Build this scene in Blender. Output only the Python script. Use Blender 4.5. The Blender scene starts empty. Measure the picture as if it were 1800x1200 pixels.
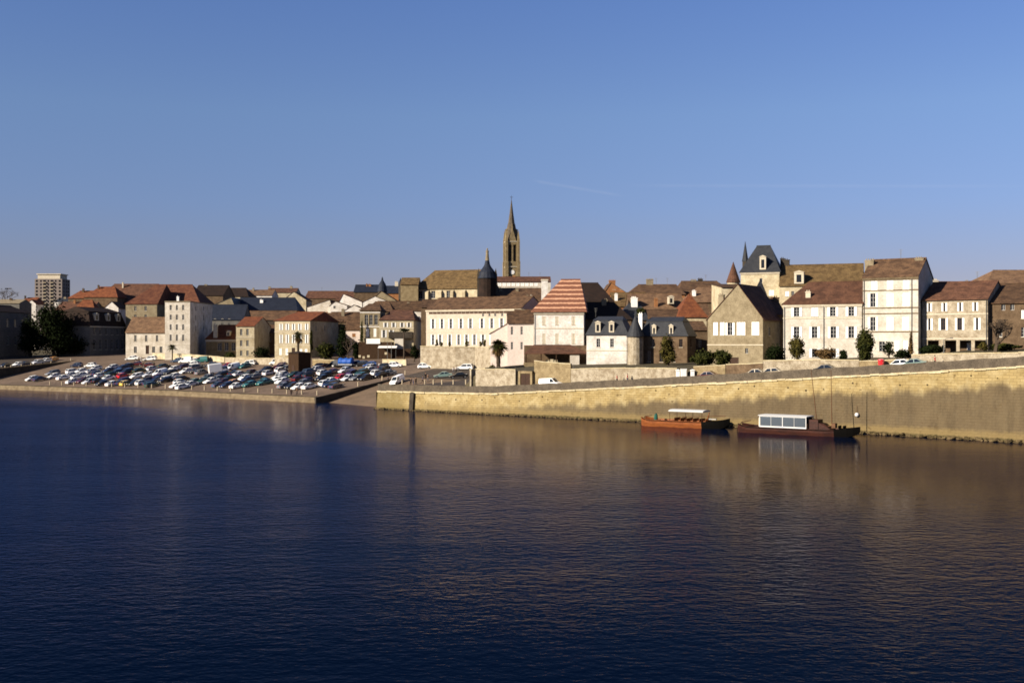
import bpy, bmesh, math, random
from mathutils import Vector, Matrix
random.seed(7)
S = bpy.context.scene
C = S.collection
R = math.radians
F, H = 1930.0, 14.0          # focal length in photo pixels, eye height above the river (m)

def P(px, py, d):
    return Vector(((px-900)*d/F, d, H-(py-600)*d/F))

# ------------------------------------------------------------------ terrain shape
NX, NY = .629, .777
def uv_of(x, y): return x*NY - y*NX, x*NX + y*NY
def xy_of(u, v): return u*NY + v*NX, -u*NX + v*NY
BANK_PX = [(-200,678),(0,684),(300,695),(560,708),(665,718),(725,721),(860,728),(1160,742),(1500,760),(1800,777),(2100,795)]
BANK = []
for a, b in BANK_PX:
    d = H*F/(b-600); BANK.append(uv_of((a-900)*d/F, d))
BANK = [(-1500, BANK[0][1]-60)] + BANK + [(400, BANK[-1][1]+10)]
def lerp_tab(tab, u):
    if u <= tab[0][0]: return tab[0][1]
    for (a, b), (c, d) in zip(tab, tab[1:]):
        if u <= c: return b + (d-b)*(u-a)/(c-a)
    return tab[-1][1]
def s0(u): return lerp_tab(BANK, u)
EDGE = [(-166,3.75),(-156,3.8),(-136,4.05),(-99.6,6.4),(-65.4,8.8),(-40.7,10.6),(-20,12.0),(60,13)]
def edge(u): return lerp_tab(EDGE, u)
def clamp(x, a, b): return max(a, min(b, x))
U_SLIP, U_QUAY, U_TERR, S_TERR = -192.0, -166.0, -152.0, 11.0
def Lp(s): return 1.2 + .15*clamp(s,0,46) + .04*clamp(s-46,0,230)
def Rp(u, s): return edge(u) - .15 + .085*clamp(s,0,11) + .04*clamp(s-11,0,74) + .05*clamp(s-85,0,200)
def on_street(px, s):
    best = min((abs(900+F*xy_of(-165+k*.1, s0(-165+k*.1)+s)[0]/xy_of(-165+k*.1, s0(-165+k*.1)+s)[1]-px), -165+k*.1) for k in range(1900))
    u = best[1]; x, y = xy_of(u, s0(u)+s); return x, y, u
TERR = []
U_TERR = on_street(836, 10.6)[2] - .3
for px_, yt_ in ((836,652),(910,652),(1003,652),(1190,651),(1262,646),(1341,642),(1430,638),(1510,640),(1602,629),(1700,627),(1800,624),(1900,618)):
    x_, y_, u_ = on_street(px_, 10.6); TERR.append((u_, H-(yt_-600)*y_/F))
def terr(u): return lerp_tab(TERR, u)
def Gus(u, s):
    w = clamp((u-U_SLIP)/(U_QUAY-U_SLIP), 0, 1)
    z = Lp(s)*(1-w) + Rp(u,s)*w
    if U_SLIP < u < U_QUAY and s < 27:
        z27 = Lp(27)*(1-w) + Rp(u,27)*w
        z = -.6 + (z27+.6)*s/27
    if s > S_TERR and u > U_TERR-.3:
        zt = terr(u) + .04*clamp(s-S_TERR,0,80) + .05*clamp(s-85,0,200)
        z = z + (zt-z)*clamp((u-U_TERR+.3)/.3, 0, 1)
    return z
def road_x(y): return -157.6 + .431*(y-338)
def in_upper_road(x, y): return x < road_x(y) and 330 < y < 392
def upper_z(y): return 5.24 + .066*(y-338)
def G(x, y):
    u, v = uv_of(x, y); s = v - s0(u)
    if s < 0: return 0.0
    z = Gus(u, s)
    if in_upper_road(x, y): z = max(z, upper_z(y))
    return z
def hit(px, py, d0=150):
    d = d0
    while d < 900:
        p = P(px, py, d)
        if p.z <= G(p.x, p.y): return Vector((p.x, p.y, G(p.x, p.y)))
        d += .5
    return P(px, py, 400)
def ground_at(px, d):
    x = (px-900)*d/F
    return Vector((x, d, G(x, d)))

# ------------------------------------------------------------------ materials
MATS = {}
ALB = .75
TUNE = dict(orange_tile=.72, rust_tile=.88, sunny_plaster=.93, hull_orange=.75, canopy_white=.72, red_tile=1.1, brown_tile=1.08, dark_tile=.6, pole_metal=.5, kerb_stone=.62, pale_stone=.72, ochre_stone=.68, grey_stone=1.05, brown_stone=.8, leaf_dark=.55, leaf_mid=.75, leaf_olive=.8, grey_render=.55, dark_stone=.7, slip_paving=.9, shutter_white=1.2, parapet_stone=1.0, coping_stone=.95, rubble=.6, lot_asphalt=1.15, slate=.9, timber_dark=.7, frame_white=.8, white_plaster=1.05, warm_white_plaster=.93, chimney_stone=.8, trim_stone=.9, earth=.7)
def mat(name, col, col2=None, scale=1.0, rough=.85, bump=0.0, bscale=8.0, vary=.0, amount=.7, stretch=(1,1,1), metal=0, spec=.12, coat=0, fine=0.0):
    if name in MATS: return MATS[name]
    m = bpy.data.materials.new(name); m.use_nodes = True
    nt = m.node_tree; N = nt.nodes; L = nt.links
    b = N['Principled BSDF']
    b.inputs['Roughness'].default_value = rough
    b.inputs['Metallic'].default_value = metal
    b.inputs['Specular IOR Level'].default_value = spec
    if coat: b.inputs['Coat Weight'].default_value = coat; b.inputs['Coat Roughness'].default_value = .05
    if not name.startswith('paint_'):
        k_ = ALB*TUNE.get(name, 1); col = tuple(v*k_ for v in col); col2 = col2 and tuple(v*k_ for v in col2)
    col = tuple(col) + (1,)
    if col2 is None: b.inputs['Base Color'].default_value = col; src = None
    else:
        tc = N.new('ShaderNodeTexCoord'); mp = N.new('ShaderNodeMapping'); mp.inputs['Scale'].default_value = stretch
        L.new(tc.outputs['Object'], mp.inputs[0])
        n1 = N.new('ShaderNodeTexNoise'); n1.inputs['Scale'].default_value = scale; n1.inputs['Detail'].default_value = 6; n1.inputs['Roughness'].default_value = .65
        L.new(mp.outputs[0], n1.inputs['Vector'])
        rp = N.new('ShaderNodeMapRange'); rp.inputs[1].default_value = .5-.5*(1-amount)-.02; rp.inputs[2].default_value = .5+.5*(1-amount)+.02
        L.new(n1.outputs[0], rp.inputs[0])
        mx = N.new('ShaderNodeMix'); mx.data_type = 'RGBA'
        mx.inputs[6].default_value = col; mx.inputs[7].default_value = tuple(col2)+(1,)
        L.new(rp.outputs[0], mx.inputs[0]); src = mx.outputs[2]
        if fine:
            n3 = N.new('ShaderNodeTexNoise'); n3.inputs['Scale'].default_value = scale*7; n3.inputs['Detail'].default_value = 3
            L.new(mp.outputs[0], n3.inputs['Vector'])
            r3 = N.new('ShaderNodeMapRange'); r3.inputs[1].default_value=.3; r3.inputs[2].default_value=.7; r3.inputs[3].default_value = 1-fine; r3.inputs[4].default_value = 1+fine
            L.new(n3.outputs[0], r3.inputs[0])
            h3 = N.new('ShaderNodeHueSaturation'); L.new(r3.outputs[0], h3.inputs['Value']); L.new(src, h3.inputs['Color']); src = h3.outputs[0]
        if vary:
            oi = N.new('ShaderNodeObjectInfo'); r2 = N.new('ShaderNodeMapRange')
            r2.inputs[3].default_value = 1-vary; r2.inputs[4].default_value = 1+vary*.6
            L.new(oi.outputs['Random'], r2.inputs[0])
            hs = N.new('ShaderNodeHueSaturation'); L.new(r2.outputs[0], hs.inputs['Value']); L.new(src, hs.inputs['Color']); src = hs.outputs[0]
        L.new(src, b.inputs['Base Color'])
        if bump:
            n2 = N.new('ShaderNodeTexNoise'); n2.inputs['Scale'].default_value = bscale; n2.inputs['Detail'].default_value = 4
            L.new(mp.outputs[0], n2.inputs['Vector'])
            bp = N.new('ShaderNodeBump'); bp.inputs['Strength'].default_value = bump; bp.inputs['Distance'].default_value = .15
            L.new(n2.outputs[0], bp.inputs['Height']); L.new(bp.outputs[0], b.inputs['Normal'])
    MATS[name] = m
    return m

# walls
mat('white_plaster', (.78,.74,.68),(.47,.42,.36), .35, bump=.2, vary=.08, amount=.72, fine=.16)
mat('warm_white_plaster', (.76,.70,.60),(.45,.39,.30), .4, bump=.2, vary=.08, amount=.72, fine=.17)
mat('sunny_plaster', (.62,.575,.50),(.44,.39,.31), .4, bump=.2, vary=.04, amount=.75, fine=.15)
mat('cream_plaster', (.58,.50,.34),(.36,.29,.18), .4, bump=.2, vary=.08, amount=.75, fine=.18)
mat('pink_plaster', (.74,.64,.57),(.58,.48,.42), .4, bump=.2, vary=.05, amount=.5, fine=.1)
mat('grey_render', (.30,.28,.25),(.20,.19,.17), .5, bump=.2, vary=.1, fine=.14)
mat('ochre_stone', (.44,.34,.19),(.26,.19,.10), .8, bump=.5, vary=.08, amount=.75, fine=.25)
mat('grey_stone', (.30,.245,.155),(.19,.15,.09), .7, bump=.5, vary=.06, amount=.75, fine=.22)
mat('pale_stone', (.58,.50,.37),(.34,.27,.18), .9, bump=.5, vary=.06, amount=.8, fine=.28)
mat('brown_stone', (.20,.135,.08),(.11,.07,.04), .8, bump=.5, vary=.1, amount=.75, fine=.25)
mat('orange_wall', (.36,.16,.06),(.22,.10,.045), .8, bump=.4, vary=.1, fine=.2)
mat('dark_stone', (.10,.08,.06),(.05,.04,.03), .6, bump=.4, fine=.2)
# roofs
mat('rust_tile', (.17,.068,.036),(.10,.038,.024), .7, bump=.6, vary=.1, amount=.84, fine=.34)
mat('orange_tile', (.29,.10,.042),(.18,.06,.03), .7, bump=.6, vary=.12, amount=.84, fine=.34)
mat('red_tile', (.125,.06,.036),(.07,.034,.022), .7, bump=.6, vary=.15, amount=.84, fine=.34)
mat('brown_tile', (.125,.072,.04),(.062,.036,.022), .7, bump=.6, vary=.18, amount=.84, fine=.34)
mat('ochre_tile', (.17,.11,.048),(.095,.06,.027), .7, bump=.6, vary=.1, amount=.84, fine=.34)
mat('tan_tile', (.20,.12,.068),(.12,.07,.042), .7, bump=.6, vary=.1, amount=.84, fine=.34)
mat('dark_tile', (.06,.035,.025),(.03,.02,.015), .7, bump=.6, vary=.15, fine=.2)
mat('slate', (.05,.052,.058),(.032,.034,.04), 1.0, rough=.55, bump=.3, vary=.12, fine=.2)
mat('blue_slate', (.022,.027,.042),(.014,.017,.027), .8, rough=.6, bump=.3, fine=.2)
# details
mat('shutter_white', (.80,.78,.74),(.68,.66,.62), 2, rough=.6, vary=.05)
mat('shutter_grey', (.42,.41,.38),(.34,.33,.30), 2, rough=.6)
mat('trim_stone', (.70,.62,.48),(.52,.45,.33), 1.2, fine=.12)
mat('glass_dark', (.012,.013,.016), rough=.12, spec=.5)
mat('frame_white', (.62,.60,.56), rough=.6)
mat('frame_brown', (.07,.04,.025), rough=.7)
mat('door_brown', (.055,.028,.018),(.035,.02,.013), 3, rough=.7)
mat('chimney_stone', (.40,.33,.22),(.24,.19,.12), 1.2, bump=.3, vary=.15, fine=.2)
mat('asphalt', (.085,.068,.054),(.058,.046,.038), .25, bump=.15, bscale=20, fine=.15)
mat('lot_asphalt', (.158,.112,.080),(.100,.072,.052), .12, bump=.15, bscale=20, amount=.75, fine=.15)
mat('earth', (.15,.12,.075),(.09,.08,.045), .2, bump=.4, fine=.25)
mat('slip_paving', (.21,.145,.095),(.14,.10,.065), .3, bump=.3, fine=.15)
mat('kerb_stone', (.34,.26,.16),(.18,.13,.075), .8, bump=.5, fine=.25)
mat('parapet_stone', (.125,.100,.072),(.075,.06,.044), .9, bump=.6, amount=.75, fine=.28)
mat('coping_stone', (.62,.54,.36),(.45,.36,.2), 1.5, bump=.5, fine=.2)
mat('rubble', (.28,.20,.10),(.10,.075,.03), 1.1, bump=.8, amount=.8, fine=.35)
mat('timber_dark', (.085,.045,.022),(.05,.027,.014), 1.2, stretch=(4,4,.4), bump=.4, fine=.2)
mat('bark', (.09,.065,.045),(.05,.035,.025), 3, bump=.5)
mat('leaf_dark', (.022,.032,.010),(.009,.013,.005), .5, rough=1, spec=.03, amount=.8)
mat('leaf_mid', (.06,.062,.014),(.022,.027,.008), .8, rough=1, spec=.05, amount=.85)
mat('leaf_olive', (.11,.09,.022),(.035,.033,.010), .8, rough=1, spec=.05, amount=.85)
mat('leaf_dry', (.14,.085,.03),(.07,.04,.017), .8, rough=.8)
mat('line_paint', (.5,.46,.4),(.3,.27,.23), 2)
mat('pole_metal', (.30,.29,.27), rough=.5, metal=.3)
mat('bollard_stone', (.48,.40,.28),(.34,.27,.18), 2)

def striped_roof():
    m = bpy.data.materials.new('striped_tile'); m.use_nodes = True
    nt = m.node_tree; N = nt.nodes; L = nt.links; b = N['Principled BSDF']; b.inputs['Roughness'].default_value = .85
    tc = N.new('ShaderNodeTexCoord'); sp = N.new('ShaderNodeSeparateXYZ'); L.new(tc.outputs['Object'], sp.inputs[0])
    n = N.new('ShaderNodeTexNoise'); n.inputs['Scale'].default_value = 1.4; n.inputs['Detail'].default_value = 5; L.new(tc.outputs['Object'], n.inputs['Vector'])
    a = N.new('ShaderNodeMath'); a.operation = 'MULTIPLY_ADD'; L.new(n.outputs[0], a.inputs[0]); a.inputs[1].default_value = .42; L.new(sp.outputs[2], a.inputs[2])
    f = N.new('ShaderNodeMath'); f.operation = 'MULTIPLY'; L.new(a.outputs[0], f.inputs[0]); f.inputs[1].default_value = 1/1.07
    fr = N.new('ShaderNodeMath'); fr.operation = 'FRACT'; L.new(f.outputs[0], fr.inputs[0])
    cr = N.new('ShaderNodeValToRGB'); L.new(fr.outputs[0], cr.inputs[0])
    e = cr.color_ramp.elements
    e[0].position = 0; e[0].color = (.12,.042,.02,1)
    e[1].position = 1; e[1].color = (.12,.042,.02,1)
    for p, c in ((.52,(.12,.042,.02,1)),(.60,(.36,.165,.085,1)),(.76,(.44,.27,.17,1)),(.93,(.27,.105,.05,1))):
        q = e.new(p); q.color = c
    hs = N.new('ShaderNodeHueSaturation'); L.new(cr.outputs[0], hs.inputs['Color'])
    n2 = N.new('ShaderNodeTexNoise'); n2.inputs['Scale'].default_value = 5; n2.inputs['Detail'].default_value = 4; L.new(tc.outputs['Object'], n2.inputs['Vector'])
    r = N.new('ShaderNodeMapRange'); r.inputs[1].default_value = .3; r.inputs[2].default_value = .7; r.inputs[3].default_value = .75; r.inputs[4].default_value = 1.2; L.new(n2.outputs[0], r.inputs[0]); L.new(r.outputs[0], hs.inputs['Value'])
    L.new(hs.outputs[0], b.inputs['Base Color'])
    MATS['striped_tile'] = m
striped_roof()

def quay_mat():
    m = bpy.data.materials.new('quay_masonry'); m.use_nodes = True
    nt = m.node_tree; N = nt.nodes; L = nt.links; b = N['Principled BSDF']; b.inputs['Roughness'].default_value = .9; b.inputs['Specular IOR Level'].default_value = .2
    uv = N.new('ShaderNodeUVMap'); uv.uv_map = 'UVMap'
    uvb = N.new('ShaderNodeUVMap'); uvb.uv_map = 'Below'
    def noise(src, sc, stretch=(1,1,1), det=5, rough=.6):
        mp = N.new('ShaderNodeMapping'); mp.inputs['Scale'].default_value = stretch; L.new(src, mp.inputs[0])
        n = N.new('ShaderNodeTexNoise'); n.inputs['Scale'].default_value = sc; n.inputs['Detail'].default_value = det; n.inputs['Roughness'].default_value = rough
        L.new(mp.outputs[0], n.inputs['Vector']); return n.outputs[0]
    def math_(op, a, b_):
        q = N.new('ShaderNodeMath'); q.operation = op
        for i, v in enumerate((a, b_)):
            if isinstance(v, (int, float)): q.inputs[i].default_value = v
            else: L.new(v, q.inputs[i])
        return q.outputs[0]
    def rng(v, a, b_, c=0, d=1, smooth=True):
        q = N.new('ShaderNodeMapRange'); q.interpolation_type = 'SMOOTHSTEP' if smooth else 'LINEAR'
        for i, w in enumerate((a, b_, c, d)): q.inputs[i+1].default_value = w
        L.new(v, q.inputs[0]); return q.outputs[0]
    def mix(f, a, b_, mode='MIX'):
        q = N.new('ShaderNodeMix'); q.data_type = 'RGBA'; q.blend_type = mode
        if isinstance(f, (int, float)): q.inputs[0].default_value = f
        else: L.new(f, q.inputs[0])
        for i, v in ((6, a), (7, b_)):
            if isinstance(v, tuple): q.inputs[i].default_value = v
            else: L.new(v, q.inputs[i])
        return q.outputs[2]
    s2 = N.new('ShaderNodeSeparateXYZ'); L.new(uvb.outputs[0], s2.inputs[0])
    s1 = N.new('ShaderNodeSeparateXYZ'); L.new(uv.outputs[0], s1.inputs[0])
    br = N.new('ShaderNodeTexBrick'); L.new(uv.outputs[0], br.inputs['Vector'])
    br.inputs['Scale'].default_value = 1; br.inputs['Brick Width'].default_value = .95; br.inputs['Row Height'].default_value = .42; br.inputs['Mortar Size'].default_value = .03
    br.inputs['Color1'].default_value = (.58,.46,.235,1); br.inputs['Color2'].default_value = (.44,.34,.165,1); br.inputs['Mortar'].default_value = (.38,.29,.14,1)
    pale = mix(rng(noise(uv.outputs[0], .6), .42, .72), br.outputs[0], (.66,.56,.34,1))
    pale = mix(math_('MULTIPLY', rng(noise(uv.outputs[0], .28, (1,1.4,1), 7, .7), .48, .66), .5), pale, (.36,.27,.125,1))
    # brown grey wash over the lower wall with a ragged upper rim running in vertical streaks
    streak = noise(uv.outputs[0], .45, (1,.16,1), 7, .62)
    soft = noise(uv.outputs[0], .16, (1,.6,1))
    lim = math_('ADD', math_('MULTIPLY', streak, 3.2), math_('MULTIPLY', soft, 2.8))
    dd = math_('SUBTRACT', s2.outputs[1], lim)       # metres below the coping minus rim
    stain = rng(dd, -.9, .6)
    brown = mix(noise(uv.outputs[0], .5, (1,.25,1)), (.13,.098,.066,1), (.20,.155,.10,1))
    brown = mix(rng(noise(uv.outputs[0], .8, (1,.22,1), 7, .7), .42, .75), brown, (.095,.072,.05,1))
    # the left half of the quay is cleaner than the right half
    side = rng(s1.outputs[0], 0, 62, .5, .92, False)
    stain2 = math_('MULTIPLY', stain, side)
    c = mix(stain2, pale, brown)
    # paler wave-washed course just above the footing
    foot = rng(math_('ADD', s1.outputs[1], math_('MULTIPLY', noise(uv.outputs[0], 1.2), -1.2)), .2, 1.1, 1, 0)
    c = mix(math_('MULTIPLY', foot, .45), c, (.44,.33,.14,1))
    wet = rng(math_('ADD', s1.outputs[1], math_('MULTIPLY', noise(uv.outputs[0], 1.6), -.8)), -.25, .15, 1, 0)
    c = mix(math_('MULTIPLY', wet, .85), c, (.06,.055,.02,1))
    # holes and missing stones
    pit = rng(noise(uv.outputs[0], 1.3, (1,1.3,1), 3, .55), .61, .67)
    pz = rng(noise(uv.outputs[0], .12), .42, .6)
    c = mix(math_('MULTIPLY', math_('MULTIPLY', pit, .7), pz), c, (.13,.085,.035,1))
    line = rng(noise(uv.outputs[0], .55, (1,.02,1), 2, .5), .66, .70)
    c = mix(math_('MULTIPLY', line, .45), c, (.15,.10,.045,1))
    left_end = rng(s1.outputs[0], 6, 9.5, .55, 0, False)  # first metres of the wall toned darker and greener
    c = mix(left_end, c, (.21,.165,.065,1))
    dk = N.new('ShaderNodeMix'); dk.data_type='RGBA'; dk.blend_type='MULTIPLY'; dk.inputs[0].default_value=1; dk.inputs[7].default_value=(.47,.445,.385,1); L.new(c, dk.inputs[6]); L.new(dk.outputs[2], b.inputs['Base Color'])
    bp = N.new('ShaderNodeBump'); bp.inputs['Strength'].default_value = .6; bp.inputs['Distance'].default_value = .12
    hh = math_('ADD', noise(uv.outputs[0], 3.2), math_('MULTIPLY', br.outputs['Fac'], -.5))
    L.new(hh, bp.inputs['Height']); L.new(bp.outputs[0], b.inputs['Normal'])
    MATS['quay_masonry'] = m
quay_mat()

def water_mat():
    m = bpy.data.materials.new('river_water'); m.use_nodes = True
    nt = m.node_tree; N = nt.nodes; L = nt.links; N.remove(N['Principled BSDF']); out = N['Material Output']
    tc = N.new('ShaderNodeTexCoord')
    prev = None
    pn = N.new('ShaderNodeTexNoise'); pn.inputs['Scale'].default_value = .03; pn.inputs['Detail'].default_value = 5; pmp = N.new('ShaderNodeMapping'); pmp.inputs['Rotation'].default_value = (0,0,.68); pmp.inputs['Scale'].default_value = (.45,1.3,1); L.new(tc.outputs['Object'], pmp.inputs[0]); L.new(pmp.outputs[0], pn.inputs['Vector'])
    pr = N.new('ShaderNodeMapRange'); pr.inputs[1].default_value=.35; pr.inputs[2].default_value=.65; pr.inputs[3].default_value=WPATCH[0]; pr.inputs[4].default_value=WPATCH[1]; L.new(pn.outputs[0], pr.inputs[0])
    dt = N.new('ShaderNodeVectorMath'); dt.operation = 'DOT_PRODUCT'; dt.inputs[1].default_value = (NX,NY,0); L.new(tc.outputs['Object'], dt.inputs[0])
    cn = N.new('ShaderNodeMath'); cn.operation = 'MULTIPLY_ADD'; L.new(pn.outputs[0], cn.inputs[0]); cn.inputs[1].default_value = 26; L.new(dt.outputs['Value'], cn.inputs[2])
    xs = N.new('ShaderNodeSeparateXYZ'); xn = N.new('ShaderNodeVectorMath'); xn.operation = 'MULTIPLY_ADD'; xn.inputs[1].default_value = (38,0,0); L.new(pn.outputs[0], xn.inputs[0]); L.new(tc.outputs['Object'], xn.inputs[2])
    xo = N.new('ShaderNodeVectorMath'); xo.inputs[1].default_value = (-19,0,0); L.new(xn.outputs[0], xo.inputs[0]); L.new(xo.outputs[0], xs.inputs[0])
    du = N.new('ShaderNodeVectorMath'); du.operation = 'DOT_PRODUCT'; du.inputs[1].default_value = (NY,-NX,0); L.new(tc.outputs['Object'], du.inputs[0])
    ush = N.new('ShaderNodeMapRange'); ush.inputs[1].default_value = -210; ush.inputs[2].default_value = -60; ush.inputs[3].default_value = 7; ush.inputs[4].default_value = 50; L.new(du.outputs['Value'], ush.inputs[0])
    cs = N.new('ShaderNodeMath'); cs.operation = 'ADD'; L.new(cn.outputs[0], cs.inputs[0]); L.new(ush.outputs[0], cs.inputs[1])
    cm = N.new('ShaderNodeMapRange'); cm.interpolation_type = 'SMOOTHSTEP'; cm.inputs[1].default_value = 136; cm.inputs[2].default_value = 164; cm.inputs[3].default_value = 1; cm.inputs[4].default_value = .22; L.new(cs.outputs[0], cm.inputs[0])
    pm = N.new('ShaderNodeMath'); pm.operation = 'MULTIPLY'; lf = N.new('ShaderNodeMapRange'); lf.inputs[1].default_value = -260; lf.inputs[2].default_value = -60; lf.inputs[3].default_value = 1.75; lf.inputs[4].default_value = .85; L.new(du.outputs['Value'], lf.inputs[0])
    pm0 = N.new('ShaderNodeMath'); pm0.operation = 'MULTIPLY'; L.new(pr.outputs[0], pm0.inputs[0]); L.new(lf.outputs[0], pm0.inputs[1])
    L.new(pm0.outputs[0], pm.inputs[0]); L.new(cm.outputs[0], pm.inputs[1]); pr = pm
    for sc, st, stretch, rot, det in WLAYERS:
        mp = N.new('ShaderNodeMapping'); mp.inputs['Scale'].default_value = stretch; mp.inputs['Rotation'].default_value = (0,0,rot)
        L.new(tc.outputs['Object'], mp.inputs[0])
        n = N.new('ShaderNodeTexNoise'); n.inputs['Scale'].default_value = sc; n.inputs['Detail'].default_value = det; n.inputs['Roughness'].default_value = .5
        L.new(mp.outputs[0], n.inputs['Vector'])
        bp = N.new('ShaderNodeBump'); bp.inputs['Distance'].default_value = 1; bp.inputs['Strength'].default_value = 1
        mu = N.new('ShaderNodeMath'); mu.operation = 'MULTIPLY'; mu.inputs[1].default_value = st
        L.new(n.outputs[0], mu.inputs[0])
        m2 = N.new('ShaderNodeMath'); m2.operation = 'MULTIPLY'; L.new(mu.outputs[0], m2.inputs[0]); L.new(pr.outputs[0], m2.inputs[1])
        L.new(m2.outputs[0], bp.inputs['Height'])
        if prev: L.new(prev, bp.inputs['Normal'])
        prev = bp.outputs[0]
    df = N.new('ShaderNodeBsdfDiffuse'); df.inputs[0].default_value = (.0002,.0027,.0115,1)
    gl = N.new('ShaderNodeBsdfGlossy'); gl.inputs['Roughness'].default_value = .06; gl.inputs[0].default_value = (1.0,.88,.76,1)
    L.new(prev, gl.inputs['Normal'])
    fr = N.new('ShaderNodeFresnel'); fr.inputs['IOR'].default_value = 1.33; L.new(prev, fr.inputs['Normal'])
    fp = N.new('ShaderNodeMath'); fp.operation = 'POWER'; fp.inputs[1].default_value = 2.35; L.new(fr.outputs[0], fp.inputs[0])
    fm = N.new('ShaderNodeMath'); fm.operation = 'MULTIPLY'; fm.use_clamp = True; fm.inputs[1].default_value = WREF; L.new(fp.outputs[0], fm.inputs[0])
    fc = N.new('ShaderNodeMath'); fc.operation = 'MINIMUM'; L.new(fm.outputs[0], fc.inputs[0])
    fl = N.new('ShaderNodeMapRange'); fl.inputs[1].default_value = -36; fl.inputs[2].default_value = 18; fl.inputs[3].default_value = .26; fl.inputs[4].default_value = .60; L.new(xs.outputs[0], fl.inputs[0])
    cl = N.new('ShaderNodeMath'); cl.operation = 'MULTIPLY_ADD'; cl.inputs[1].default_value = -.38; cl.inputs[2].default_value = .38; L.new(cm.outputs[0], cl.inputs[0])
    ca = N.new('ShaderNodeMath'); ca.operation = 'ADD'; L.new(fl.outputs[0], ca.inputs[0]); L.new(cl.outputs[0], ca.inputs[1]); L.new(ca.outputs[0], fc.inputs[1])
    mx = N.new('ShaderNodeMixShader'); L.new(fc.outputs[0], mx.inputs[0]); L.new(df.outputs[0], mx.inputs[1]); L.new(gl.outputs[0], mx.inputs[2])
    gr = N.new('ShaderNodeBsdfGlossy'); gr.inputs['Roughness'].default_value = .30; gr.inputs[0].default_value = (.25,.43,.82,1); L.new(prev, gr.inputs['Normal'])
    rs = N.new('ShaderNodeMapRange'); rs.inputs[1].default_value = -34; rs.inputs[2].default_value = 16; rs.inputs[3].default_value = .66; rs.inputs[4].default_value = .12; L.new(xs.outputs[0], rs.inputs[0])
    rm = N.new('ShaderNodeMath'); rm.operation = 'MULTIPLY'; L.new(rs.outputs[0], rm.inputs[0]); L.new(cm.outputs[0], rm.inputs[1])
    gm = N.new('ShaderNodeMixShader'); L.new(rm.outputs[0], gm.inputs[0]); L.new(gl.outputs[0], gm.inputs[1]); L.new(gr.outputs[0], gm.inputs[2]); L.new(gm.outputs[0], mx.inputs[2])
    L.new(mx.outputs[0], out.inputs[0])
    MATS['river_water'] = m
WPATCH = (.55, 1.45); WREF = 1.25
WLAYERS = [(.14,.10,(1,1.7,1),.25,2), (.9,.125,(1,1.5,1),-.2,3), (2.6,.052,(1,1.3,1),.3,2)]
water_mat()

# ------------------------------------------------------------------ object helpers
def tagp(o, label=None, cat=None, group=None, kind=None):
    if label: o['label'] = label
    if cat:
        o['category'] = cat
        if not kind: o['kind'] = 'thing'
    if group: o['group'] = group
    if kind: o['kind'] = kind
    return o
def obj(name, bm, mats, parent=None, smooth=False, recalc=True):
    if recalc: bmesh.ops.recalc_face_normals(bm, faces=bm.faces[:])
    me = bpy.data.meshes.new(name); bm.to_mesh(me); bm.free()
    if not isinstance(mats, (list, tuple)): mats = [mats]
    for m in mats: me.materials.append(MATS[m] if isinstance(m, str) else m)
    if smooth:
        for p in me.polygons: p.use_smooth = True
    o = bpy.data.objects.new(name, me); C.objects.link(o)
    if parent: o.parent = parent
    return o
def thing(name, label, cat, loc=(0,0,0), rotz=0, group=None):
    o = bpy.data.objects.new(name, None); C.objects.link(o); o['kind'] = 'thing'
    o.empty_display_size = .5
    o.location = loc; o.rotation_euler = (0,0,rotz)
    return tagp(o, label, cat, group)
def quad(bm, a, b, c, d, mi=0):
    f = bm.faces.new([bm.verts.new(p) for p in (a,b,c,d)]); f.material_index = mi; return f
def poly(bm, pts, mi=0):
    f = bm.faces.new([bm.verts.new(p) for p in pts]); f.material_index = mi; return f
def hull(bm, pts, mi=0):
    vs = [bm.verts.new(p) for p in pts]
    r = bmesh.ops.convex_hull(bm, input=vs)
    dead = [g for g in r['geom_interior'] if isinstance(g, bmesh.types.BMVert)] + [g for g in r['geom_unused'] if isinstance(g, bmesh.types.BMVert)]
    for g in r['geom']:
        if isinstance(g, bmesh.types.BMFace): g.material_index = mi
    if dead: bmesh.ops.delete(bm, geom=list(set(dead)), context='VERTS')
def box(bm, x0, x1, y0, y1, z0, z1, mi=0):
    v = [bm.verts.new(p) for p in ((x0,y0,z0),(x1,y0,z0),(x1,y1,z0),(x0,y1,z0),(x0,y0,z1),(x1,y0,z1),(x1,y1,z1),(x0,y1,z1))]
    for i in ((0,3,2,1),(4,5,6,7),(0,1,5,4),(1,2,6,5),(2,3,7,6),(3,0,4,7)):
        f = bm.faces.new([v[k] for k in i]); f.material_index = mi
def tube(bm, pts, rads, n=8, mi=0, cap=True):
    rings = []
    for i, p in enumerate(pts):
        p = Vector(p)
        a = Vector(pts[max(i-1,0)]); b = Vector(pts[min(i+1,len(pts)-1)])
        t = (b-a).normalized() if (b-a).length > 1e-6 else Vector((0,0,1))
        q = t.orthogonal().normalized() if abs(t.z) < .95 else Vector((1,0,0)).cross(t).normalized()
        w = t.cross(q)
        rings.append([bm.verts.new(p + (q*math.cos(2*math.pi*k/n) + w*math.sin(2*math.pi*k/n))*rads[i]) for k in range(n)])
    for a, b in zip(rings, rings[1:]):
        for k in range(n):
            f = bm.faces.new((a[k], a[(k+1)%n], b[(k+1)%n], b[k])); f.material_index = mi
    if cap:
        for r in (rings[0], rings[-1]):
            try:
                f = bm.faces.new(r); f.material_index = mi
            except ValueError: pass

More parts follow.
